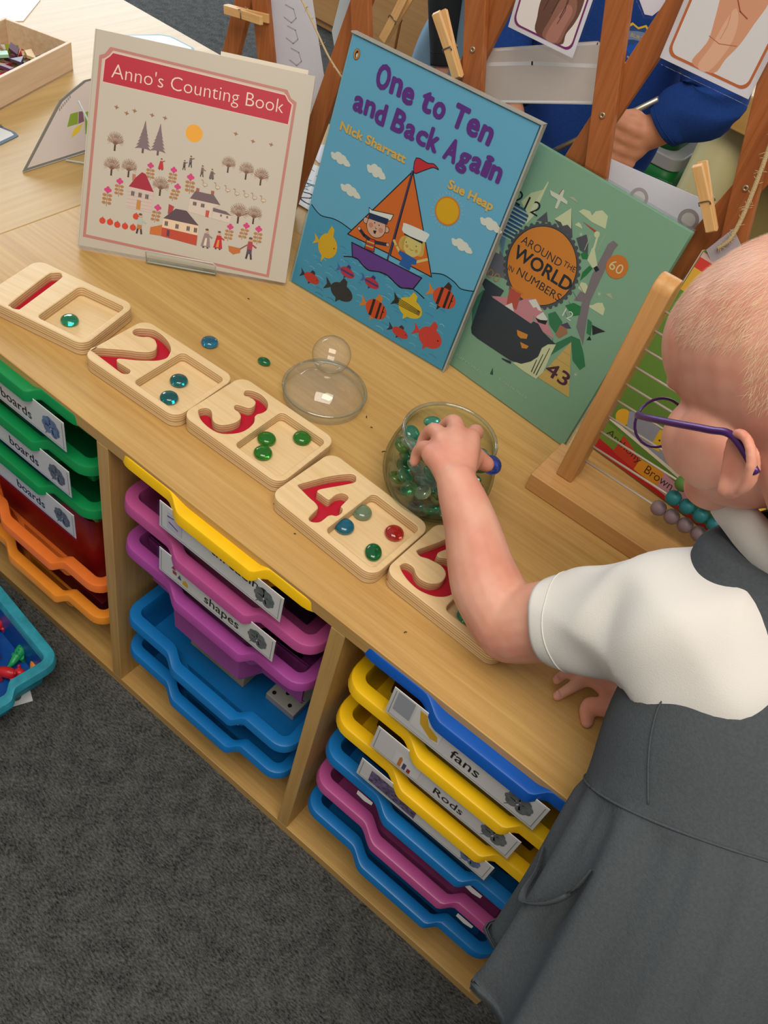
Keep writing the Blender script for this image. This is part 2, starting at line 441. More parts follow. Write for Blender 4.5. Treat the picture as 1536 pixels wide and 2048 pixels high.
def shamrock(mb, cx, cy, s, mi, y):
    for a in (35, 120, 205, 320):
        for j, d in enumerate((-20, 20)):
            q = math.radians(a + d); c = (cx + s*0.62*math.cos(q), cy + s*0.62*math.sin(q))
            mb.face([(c[0] + s*0.40*math.cos(w*0.6283), y - .00002*j, c[1] + s*0.40*math.sin(w*0.6283)) for w in range(10)][::-1], mi)
        q = math.radians(a); mb.face([(cx, y, cy), (cx + s*.7*math.cos(q-.6), y, cy + s*.7*math.sin(q-.6)), (cx + s*.7*math.cos(q+.6), y, cy + s*.7*math.sin(q+.6))][::-1], mi)
    mb.face([(cx, y, cy), (cx - s*0.05, y, cy), (cx - s*0.75, y, cy - s*1.05), (cx - s*0.68, y, cy - s*1.08)], mi)
def tray_label(root, word, cx, top, h, w=0.176, wx=0.02, wsize=0.016, petal=None, pic=None, ww=None, up=0.0090):
    lb = MB().box((cx - w/2, -0.0085, top - h), (cx + w/2, -0.0079, top)).build('label', M_PAPER, root)
    fr = MB()
    for (a, b, c, d) in ((-w/2 + .003, -w/2 + .0038, -h + .003, -.003), (w/2 - .0038, w/2 - .003, -h + .003, -.003), (-w/2 + .003, w/2 - .003, -h + .003, -h + .0037)):
        fr.box((cx + a, -0.0088, top + c), (cx + b, -0.00852, top + d))
    fr.build('label_border', mat('thin_grey_print', '#9aa3aa', 0.5), lb)
    if word:
        mb = MB(); text_into(mb, word, lambda x, y: (cx + wx + x, -0.0089, top - h + up + y), ww, wsize, 0.004)
        mb.build('word', M_INK, lb)
    mb = MB(); shamrock(mb, cx + w/2 - 0.024, top - h*0.52, min(0.0150, h*0.33), 0, -0.0089); mb.build('petal_picture', petal or M_LEAF, lb)
    if pic:
        mb = MB(); ms = []
        for k, (poly, m) in enumerate(pic):
            if m not in ms: ms.append(m)
            mb.face([(cx - w/2 + x, -0.0089 - 0.00003*k, top - h + z) for x, z in poly], ms.index(m))
        mb.build('picture', ms, lb)
    MB().box((cx - w/2 - .003, -0.0093, top - h - .003), (cx + w/2 + .003, -0.0091, top)).build('clear_pocket', M_FILM, lb)
    return lb
def tray(col, slot, color, label, y=0.0, cx=None):
    x = (PANELS[col] + T + PANELS[col+1]) / 2 if cx is None else cx
    t = empty('storage_tray', (x, y, SLOT[slot] - RIM), 0, label, 'tray', 'coloured plastic trays in the storage unit')
    put('tray_body', TR if not TR.materials else TR.copy(), [], t, True)
    o = [c for c in t.children][0]
    o.data = TR.copy(); o.data.materials.clear(); o.data.materials.append(PL[color])
    return t
word_top = RIM + 0.004
# left column
g1 = tray(0, 5, 'green', 'topmost of three green trays in the left column, tight under the top panel')
g2 = tray(0, 4, 'green', 'middle of the three green trays in the left column')
g3 = tray(0, 3, 'green', 'lowest of the three green trays, directly above the red tray front')
for g, pm in ((g1, M_LEAFB), (g2, M_LEAF), (g3, M_LEAF)):
    tray_label(g, 'boards', 0.034, word_top - 0.006, 0.046, wx=-0.024, wsize=0.0145, petal=pm)
o1 = tray(0, 1, 'orange', 'upper of the two orange trays in the left column, below the red tray')
o2 = tray(0, 0, 'amber', 'lower orange tray at the bottom of the left column')
# a dark red box stands in the upper orange tray
rd = empty('red_box', ((PANELS[0]+T+PANELS[1])/2, 0.024, SLOT[1] - RIM + 0.0250), 0, 'deep dark red box standing in the upper orange tray, under the green trays', 'box')
mb = MB(); W, D, H = 0.117, 0.33, 0.142
rings = []
for s, z in ((-0.016, 0.004), (-0.006, H - 0.004), (-0.003, H), (0.0, H), (0.0, H - 0.008), (-0.002, H - 0.010), (-0.006, 0.0)):
    rings.append([(x, y + D/2, z) for x, y in rrect(2*(W + s), D + 2*s, 0.016, 4)])
mb.loft(rings); n = len(rings[0]); mb.f += [tuple(range(n)), tuple(range(6*n, 7*n))[::-1]]; mb.m += [0, 0]
mb.build('box_shell', PL['red'], rd, True); rd.children[0].data.set_sharp_from_angle(angle=0.6)
# middle column
y1 = tray(1, 5, 'yellow', 'yellow tray at the top of the middle column')
tray_label(y1, 'threading', 0.018, word_top - 0.006, 0.042, wx=-0.012, wsize=0.0145, up=0.0235,
           pic=[([(0.012, 0.008), (0.034, 0.008), (0.034, 0.034), (0.012, 0.034)], mat('pale_lilac_print', '#d5d3e6', 0.5)), ([(0.014, 0.018), (0.028, 0.014), (0.0285, 0.0155), (0.015, 0.020)], mat('violet_print', '#5c4b78', 0.5)), ([(0.012, 0.026), (0.022, 0.028), (0.022, 0.0295), (0.012, 0.028)], MATS['violet_print'])])
p1 = tray(1, 4, 'pink', 'upper pink tray of the middle column, with the shapes label')
pr = [mat('red_print', '#b0303a', 0.5), mat('violet_print', '#5c4b78', 0.5), mat('yellow_print', '#e6b62c', 0.5), mat('green_print', '#4d9a54', 0.5)]
tray_label(p1, 'shapes', 0.018, word_top - 0.006, 0.042, wx=-0.016, wsize=0.0145, pic=[([(0.022, .014), (.028, .014), (.028, .020), (.022, .020)], pr[0]), ([(.030, .012), (.036, .012), (.033, .020)], pr[1]), ([(.038, .008), (.046, .008), (.046, .014), (.042, .017), (.038, .014)], pr[2]), ([(.020, .022), (.027, .022), (.0235, .029)], pr[0])])
p2 = tray(1, 3, 'purple', 'purple tray of the middle column with torn sticker corners on its front')
def sticker(root, poly):
    MB().add([(x, -0.0007, z) for x, z in poly], [tuple(range(len(poly)))]).build('sticker_scrap', M_PAPER, root)
# front wall of the purple tray shows below its rim
mb = MB()
fw = [(-0.130, 0.030), (-0.072, 0.028), (-0.058, 0.0005), (0.0, -0.0005), (0.052, 0.0005), (0.066, 0.028), (0.130, 0.030)]
rings = []
for z, dy in ((RIM + 0.006, 0.0), (-0.028, 0.007), (-0.036, 0.013)):
    rings.append([(x, y + dy, z) for x, y in fw] )
mb.loft(rings, closed=False); mb.loft([[(x, y + 0.003, z) for x, y, z in r] for r in rings], closed=False)
mb.build('front_wall', PL['purple'], p2)
sticker(p2, [(-0.048, .050), (-.0335, .050), (-.026, .037), (-.030, .0375), (-.031, .040), (-.046, .040)])
sticker(p2, [(0.026, .046), (.038, .046), (.0445, .034), (.043, .032), (.035, .036), (.026, .043)])
b1 = tray(1, 1, 'blue', 'upper of the two blue trays at the foot of the middle column')
b2 = tray(1, 0, 'blue', 'lowest blue tray of the middle column, above the base panel')
# right column
n1 = tray(2, 5, 'navy', 'dark blue tray with the fans label at the top of the right column')
tray_label(n1, 'fans', -0.003, word_top - 0.005, 0.048, wx=-0.012, wsize=0.0155, up=0.0105, pic=[([(.006, .014), (.026, .014), (.026, .046), (.006, .046)], mat('grey_print', '#a9b0bd', 0.5)), ([(.028, .012), (.062, .012), (.062, .046), (.028, .046)], mat('white_print', '#eceff2', 0.5)), ([(.032, .044), (.037, .024), (.052, .013), (.060, .016), (.058, .024), (.046, .030), (.040, .044)], pr[2])])
y2 = tray(2, 4, 'yellow', 'upper yellow tray of the right column, with the Rods label')
tray_label(y2, 'Rods', -0.003, word_top - 0.006, 0.045, wx=-0.008, wsize=0.0125, ww=0.036, pic=[([(.028, .006), (.060, .006), (.060, .030), (.028, .030)], MATS['white_print']), ([(.034, .006), (.038, .006), (.038, .022), (.036, .026), (.034, .022)], mat('orange_print', '#d8863a', 0.5)), ([(.040, .006), (.044, .006), (.044, .018), (.040, .018)], pr[1]), ([(.046, .006), (.050, .006), (.050, .014), (.046, .014)], MATS['red_print'])])
y3 = tray(2, 3, 'yellow', 'lower yellow tray of the right column, above a blue tray')
tray_label(y3, '', -0.006, word_top - 0.006, 0.038, petal=M_LEAFB, pic=[([(.016, .006), (.080, .005), (.080, .030), (.016, .030)], mat('beads_print', '#6b5f86', 0.5, var=0.8, vscale=260))])
b3 = tray(2, 2, 'blue', 'blue tray below the two yellow ones in the right column')
p3 = tray(2, 1, 'pink', 'pink tray near the bottom of the right column, between two blue trays')
b4 = tray(2, 0, 'blue', 'lowest blue tray of the right column')
for root, sx in ((b1, 0.05), (b3, -0.085), (b3, 0.07), (p3, 0.085)):
    MB().add([(sx, -0.0045, RIM - .012), (sx + .012, -0.0045, RIM - .014), (sx + .022, -0.0045, RIM - .010), (sx + .022, -.0045, RIM - .002), (sx, -.0045, RIM - .002)], [(0, 1, 2, 3, 4)]).build('sticker_scrap', M_PAPER, root)
# things lying in the trays, and blocks added to darken them
def in_tray(root_loc, name, label, cat, polys, color, z0=0.006, h=0.03, rz=0.0):
    x, y, z = root_loc
    o = MB().prism(polys, 0, h).build(name, mat(name + '_' + color[1:], color, 0.5, var=0.15, vscale=40), bevel=0.001, loc=(x, y, z + z0), rot=(0, 0, rz))
    return tag(o, label, cat)

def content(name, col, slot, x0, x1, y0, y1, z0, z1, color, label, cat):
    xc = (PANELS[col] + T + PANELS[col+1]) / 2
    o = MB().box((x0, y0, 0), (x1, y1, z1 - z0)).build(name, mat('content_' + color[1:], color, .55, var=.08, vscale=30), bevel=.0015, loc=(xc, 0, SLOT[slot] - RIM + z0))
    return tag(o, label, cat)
content('red_dark_fill', 0, 0, -.115, .115, .028, .34, .026, .060, '#6b1016', 'dark red felt stack added to darken the lower orange tray', 'infill')  # dark red block put in for the dark inside of this tray
content('workbook', 1, 1, -.070, .030, .050, .30, .026, .052, '#cdb98c', 'beige workbook lying in the upper blue tray below the purple tray', 'book')
sp = content('spotted_strip', 1, 1, .062, .112, .060, .16, .026, .040, '#b3b4ae', 'grey white strip with black spots lying in the upper blue tray', 'strip')
for k in range(3):
    MB().lathe([(0.0, 0.0), (.0030, 0.0), (.0030, .0003), (0.0, .0003)], 12).build('spot', M_INK, sp, loc=(.070 + .014*k, .068 + .012*(k % 2), .0141))
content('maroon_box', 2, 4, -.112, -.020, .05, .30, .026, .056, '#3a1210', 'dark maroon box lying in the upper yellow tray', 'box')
content('brown_dark_fill', 2, 3, -.112, .105, .05, .32, .026, .056, '#2c2419', 'dark brown block added to darken the inside of the lower yellow tray', 'box')  # generic dark block stands in for the dark space inside the tray
content('slate_dark_fill', 2, 2, -.112, .105, .05, .32, .026, .050, '#1c2a33', 'dark slate block added to darken the blue tray under the yellow ones', 'box')  # block put in only to make this tray's inside read dark
content('plum_box', 1, 3, -.10, .105, .05, .32, .026, .054, '#1d1226', 'nearly black plum block added to darken the inside of the purple tray', 'box')  # near-black block in place of the purple tray's dark inside
content('navy_box', 1, 4, -.04, .105, .05, .32, .026, .054, '#141c33', 'dark navy block added to darken the upper pink tray', 'box')  # dark block added to darken the inside of the pink tray
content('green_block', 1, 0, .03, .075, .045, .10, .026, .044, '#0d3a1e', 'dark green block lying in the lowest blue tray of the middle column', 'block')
# ------------------------------------------------------------------ number boards
DIGIT={
1 : [(-38.1, -37.0), (-42.4, 28.7), (-40.2, 38.4), (-34.9, 43.4), (-30.3, 41.3), (-28.0, 37.7), (-26.7, 30.2), (-24.1, -34.0), (-24.7, -41.1), (-29.5, -44.1), (-35.3, -42.7)] ,
2 : [(-63.1, 21.5), (-64.9, 25.6), (-63.6, 30.6), (-58.3, 36.3), (-50.0, 41.9), (-38.0, 42.2), (-24.2, 38.5), (-13.5, 31.9), (-7.9, 23.6), (-5.4, 15.4), (-8.9, 5.6), (-15.3, -2.1), (-24.9, -11.6), (-34.3, -19.1), (-39.5, -23.8), (-39.7, -26.8), (-36.8, -29.0), (-31.8, -29.2), (-22.8, -28.7), (-16.8, -29.0), (-14.0, -33.2), (-16.2, -37.1), (-21.3, -38.8), (-39.3, -37.8), (-54.3, -37.0), (-65.3, -36.4), (-69.3, -36.2), (-70.0, -32.2), (-65.7, -26.4), (-56.2, -17.9), (-45.7, -8.4), (-34.3, -0.0), (-25.8, 8.5), (-23.3, 16.4), (-27.0, 23.6), (-32.7, 27.9), (-37.6, 30.2), (-44.7, 28.6), (-50.0, 22.8), (-56.2, 19.2), (-60.2, 19.4)] ,
3 : [(-48.9, 28.3), (-50.8, 33.3), (-45.7, 38.2), (-35.6, 41.0), (-24.7, 38.7), (-17.8, 33.5), (-14.0, 26.4), (-14.1, 19.4), (-16.3, 13.5), (-15.4, 8.5), (-12.5, 5.4), (-9.6, 0.3), (-7.8, -9.7), (-9.1, -20.7), (-15.3, -31.5), (-24.5, -39.3), (-37.6, -41.0), (-50.5, -38.7), (-59.4, -33.5), (-63.3, -29.4), (-62.2, -24.4), (-59.1, -20.5), (-53.1, -20.7), (-47.2, -25.8), (-42.3, -29.9), (-36.3, -31.1), (-29.3, -27.2), (-24.0, -17.3), (-22.8, -8.4), (-25.7, -2.3), (-31.6, 0.8), (-37.6, 1.0), (-41.5, 4.1), (-41.4, 8.1), (-35.4, 10.9), (-29.3, 13.8), (-27.1, 19.7), (-30.0, 26.8), (-34.9, 28.9), (-41.9, 28.1), (-46.0, 26.2)] ,
4 : [(-60.8, -15.2), (-58.1, -7.2), (-47.9, 18.2), (-36.5, 37.6), (-30.6, 41.7), (-26.6, 38.9), (-24.4, 33.9), (-29.0, 22.8), (-37.5, 6.5), (-42.2, -3.6), (-41.1, -7.6), (-36.1, -7.5), (-28.1, -7.2), (-25.1, -5.1), (-25.4, 3.9), (-22.7, 11.0), (-17.7, 13.1), (-13.7, 11.3), (-12.4, 4.3), (-11.2, -3.7), (-8.2, -4.6), (-5.0, -9.5), (-5.8, -16.5), (-9.7, -19.6), (-11.6, -23.7), (-11.4, -29.7), (-12.1, -36.7), (-17.0, -41.9), (-21.0, -42.0), (-23.1, -38.1), (-24.4, -29.1), (-25.6, -23.1), (-31.7, -20.3), (-41.7, -19.6), (-52.8, -18.0), (-58.8, -17.2)] ,
5 : [(-60.9, 4.2), (-63.0, 9.1), (-55.6, 32.3), (-50.1, 52.4), (-46.2, 57.5), (-42.1, 55.6), (-40.0, 48.7), (-41.8, 40.6), (-46.4, 25.5), (-45.3, 19.5), (-41.3, 18.6), (-34.4, 24.8), (-24.5, 27.0), (-13.4, 24.3), (-5.2, 15.5), (-3.8, 0.5), (-6.4, -16.6), (-12.2, -26.7), (-20.0, -32.9), (-31.9, -37.2), (-43.9, -36.5), (-55.0, -32.7), (-62.2, -27.9), (-63.2, -24.9), (-61.4, -18.9), (-56.4, -16.7), (-51.4, -17.6), (-45.3, -22.5), (-38.2, -24.3), (-29.3, -21.1), (-23.5, -14.0), (-21.6, -6.9), (-22.9, 2.1), (-27.0, 8.0), (-34.1, 10.8), (-41.0, 9.6), (-49.0, 7.4), (-55.9, 3.3)] ,
}
# ------------------------------------------------------------------ cover drawings, millimetres on the cover
ART1 = {
 'frame': [[18.4,240.4],[238.3,234.7],[244.1,226.0],[251.8,222.6],[247.5,3.5],[4.8,12.0],[6.2,228.5],[12.9,231.8]],
 'banner': [[21.4,234.7],[237.1,228.6],[241.7,222.6],[247.0,219.2],[245.6,194.5],[12.1,199.3],[12.7,225.4],[18.1,230.2]],
 'title': [[18.9,208.0],[239.0,203.2],[23.6,224.9]],
 'bush': [[34.5,122.9],[32.7,145.3],[33.0,92.9],[31.6,115.0],[54.2,94.9],[52.9,116.6],[95.5,79.9],[94.2,103.2],[177.1,123.7],[175.5,143.4],[200.6,119.7],[199.8,141.0],[220.2,116.2],[219.7,137.6],[197.8,64.5],[195.8,89.6],[217.5,67.3],[216.8,89.6]],
 'fir': [[69.0,127.1],[70.5,164.8],[87.7,127.9],[88.8,164.7]],
 'sun': [[129.8,161.8],[140.2,163.8]],
 'birds': [[32.2,173.7],[45.0,169.1],[54.3,173.8],[76.1,172.9],[92.2,172.7],[181.4,171.3],[203.9,166.6],[227.2,167.1]],
 'flowers': [[30.4,54.7],[30.8,74.5],[44.5,69.2],[44.5,87.6],[81.6,96.3],[80.6,113.6],[108.8,96.4],[109.8,113.8],[132.3,89.1],[131.7,109.1],[111.9,76.7],[116.8,94.6],[92.5,45.8],[94.9,64.6],[188.0,40.1],[189.2,58.1],[205.6,45.1],[209.7,63.2],[226.0,42.7],[226.0,61.9]],
 'pumpkins': [[27.4,36.0],[37.0,35.9],[46.3,34.4],[56.2,34.3],[66.3,34.5],[68.7,48.8]],
 'people': [[93.3,111.0],[93.0,125.1],[122.1,116.5],[119.0,128.4],[129.4,121.2],[128.6,135.2],[145.2,112.6],[143.2,126.4],[157.6,111.6],[156.0,124.7],[74.2,28.7],[77.7,54.2],[160.2,26.3],[161.6,50.9],[176.2,27.4],[175.0,50.8],[217.4,22.6],[216.2,50.5]],
 'geese': [[150.3,104.3],[166.5,104.0],[179.8,103.1],[191.9,101.1],[204.0,101.2],[214.8,100.3],[226.5,99.1]],
 'h1roof': [[56.0,83.6],[63.9,96.3],[70.8,103.8],[75.6,102.3],[87.8,82.4]],
 'h1wall': [[56.0,83.6],[87.8,82.4],[87.3,56.8],[54.7,57.9]],
 'h1chim': [[59.2,99.6],[63.5,99.5],[63.3,93.7],[59.6,91.3]],
 'h1door': [[67.9,69.7],[73.2,69.5],[73.0,57.6],[67.8,57.8]],
 'h2roof': [[139.6,93.8],[163.4,93.2],[173.3,82.3],[133.8,83.4]],
 'h2wall': [[133.8,83.4],[173.3,82.3],[163.7,77.1],[163.5,64.2],[133.1,67.1]],
 'h2xr': [[164.5,77.7],[181.5,76.1],[188.9,71.8],[164.5,73.0]],
 'h2xw': [[164.5,73.0],[188.9,71.8],[187.7,62.6],[163.9,64.2]],
 'h2door': [[155.7,73.0],[160.3,73.0],[159.9,64.4],[155.6,64.8]],
 'h2c1': [[140.4,97.8],[144.4,97.8],[144.4,93.5],[140.2,93.4]],
 'h2c2': [[159.3,98.0],[163.4,98.0],[163.5,92.4],[159.6,92.8]],
 'h3roof': [[103.1,53.0],[117.3,67.6],[131.3,67.6],[149.1,52.0]],
 'h3wall': [[103.1,53.0],[149.1,52.0],[148.7,39.8],[102.6,41.7]],
 'h3base': [[102.6,41.7],[148.7,39.8],[148.9,26.8],[102.9,30.5]],
 'h3ext': [[88.0,39.0],[103.1,44.9],[103.8,30.7],[88.0,30.4]],
 'h3door': [[109.3,39.8],[113.0,39.7],[113.1,31.5],[109.5,31.8]],
 'h3chim': [[108.1,71.8],[115.3,69.7],[113.5,62.6],[108.1,59.0]],
 'barrow': [[189.6,34.3],[205.9,33.7],[206.1,28.0],[197.2,24.3],[191.4,27.6]],
 'barrowh': [[205.0,33.6],[214.0,40.5],[214.7,39.4],[205.6,31.9]],
 'win': [[61.9,76.1],[71.1,75.8],[79.8,75.3],[140.6,78.2],[150.9,77.8],[175.6,69.9],[183.7,69.3],[107.6,47.3],[121.5,46.1],[135.9,46.1],[145.4,45.8]],
}
ART2 = {
 'wave1': [[1.7,110.3],[18.0,103.7],[36.5,107.7],[50.4,108.3],[66.3,106.4]],
 'wave2': [[189.6,109.0],[204.4,114.3],[220.5,113.0],[232.2,109.5],[249.8,115.1]],
 'sail1': [[122.1,205.8],[63.1,99.4],[126.4,103.5]],
 'sail2': [[123.7,206.4],[190.7,104.3],[128.9,102.4]],
 'mast': [[122.5,207.6],[126.9,96.1]],
 'flag': [[121.8,223.0],[137.7,223.7],[145.4,226.1],[153.4,222.9],[145.8,222.1],[135.4,213.7],[124.9,206.5]],
 'hull': [[72.1,92.4],[178.9,96.9],[172.9,78.3],[157.2,71.8],[146.9,73.5],[134.0,77.3],[120.9,75.8],[107.1,70.6],[96.7,72.3],[87.4,76.3],[78.8,75.4]],
 'wake': [[66.6,70.2],[78.8,75.4],[87.4,76.3],[96.7,72.3],[107.1,70.6],[120.9,75.8],[134.0,77.3],[146.9,73.5],[157.2,71.8],[172.9,78.3],[191.2,74.8]],
 'boyface': [[98.4,126.4],[112.6,133.2],[103.0,113.7]],
 'boyears': [[82.5,127.0],[113.1,129.3]],
 'boycap': [[81.5,143.6],[85.8,142.3],[116.3,150.2],[114.9,142.4],[112.0,140.2],[84.0,136.6]],
 'boyband': [[83.5,138.0],[112.0,142.6],[112.0,135.0],[84.5,130.7]],
 'boybody': [[91.0,108.4],[102.8,110.3],[106.1,95.6],[91.6,93.8]],
 'boyarm1': [[76.6,113.5],[86.0,108.8],[94.1,107.7]],
 'boyarm2': [[103.7,107.9],[120.9,113.0]],
 'boyeyes': [[95.0,129.7],[101.7,129.6],[97.8,124.4]],
 'boymouth': [[95.9,120.2],[100.6,122.0],[100.3,117.4],[98.1,117.2]],
 'girlface': [[153.3,126.7],[166.5,133.2],[158.1,114.2]],
 'girlhair': [[137.9,133.1],[134.2,123.1],[138.4,116.9],[145.8,117.2],[168.8,120.4],[169.4,130.5],[166.9,139.1],[159.2,140.2]],
 'girlcap': [[132.7,144.4],[135.0,148.2],[166.0,150.7],[169.4,147.6],[167.7,141.9],[165.3,138.6],[136.6,136.6]],
 'girlband': [[137.2,137.4],[164.5,138.3],[164.7,135.6],[137.7,134.7]],
 'girlbody': [[138.4,114.4],[145.8,114.7],[164.7,114.2],[166.1,108.2],[160.3,106.1],[159.9,97.4],[143.7,97.7],[145.0,106.8],[138.1,110.1]],
 'girlarm1': [[127.1,122.1],[132.6,117.4],[138.9,113.0]],
 'girlarm2': [[165.5,112.1],[177.6,121.4]],
 'girleyes': [[143.7,127.7],[158.0,129.0],[152.1,120.3]],
 'sun': [[181.1,185.3],[195.6,192.1]],
 'clouds': [[25.4,180.1],[77.0,187.1],[50.5,150.8],[237.7,195.3],[213.4,157.5]],
 'fish': [[39.0,71.4],[28.7,19.7],[76.7,24.3],[77.4,52.8],[115.4,57.2],[132.1,28.0],[214.9,88.2],[176.5,53.7],[175.1,16.3],[215.9,31.7]],
 't1': [[42.3,270.2],[200.9,276.1],[43.7,299.2]],
 't2': [[22.7,236.0],[225.5,244.1],[77.2,265.1],[80.3,237.7]],
 'n1': [[14.3,211.4],[109.4,211.3]],
 'n2': [[171.7,208.9],[231.9,211.1]],
 'logo': [[11.0,295.4]],
 'T_heights': [[145.0,300.9],[151.5,270.9]],
}
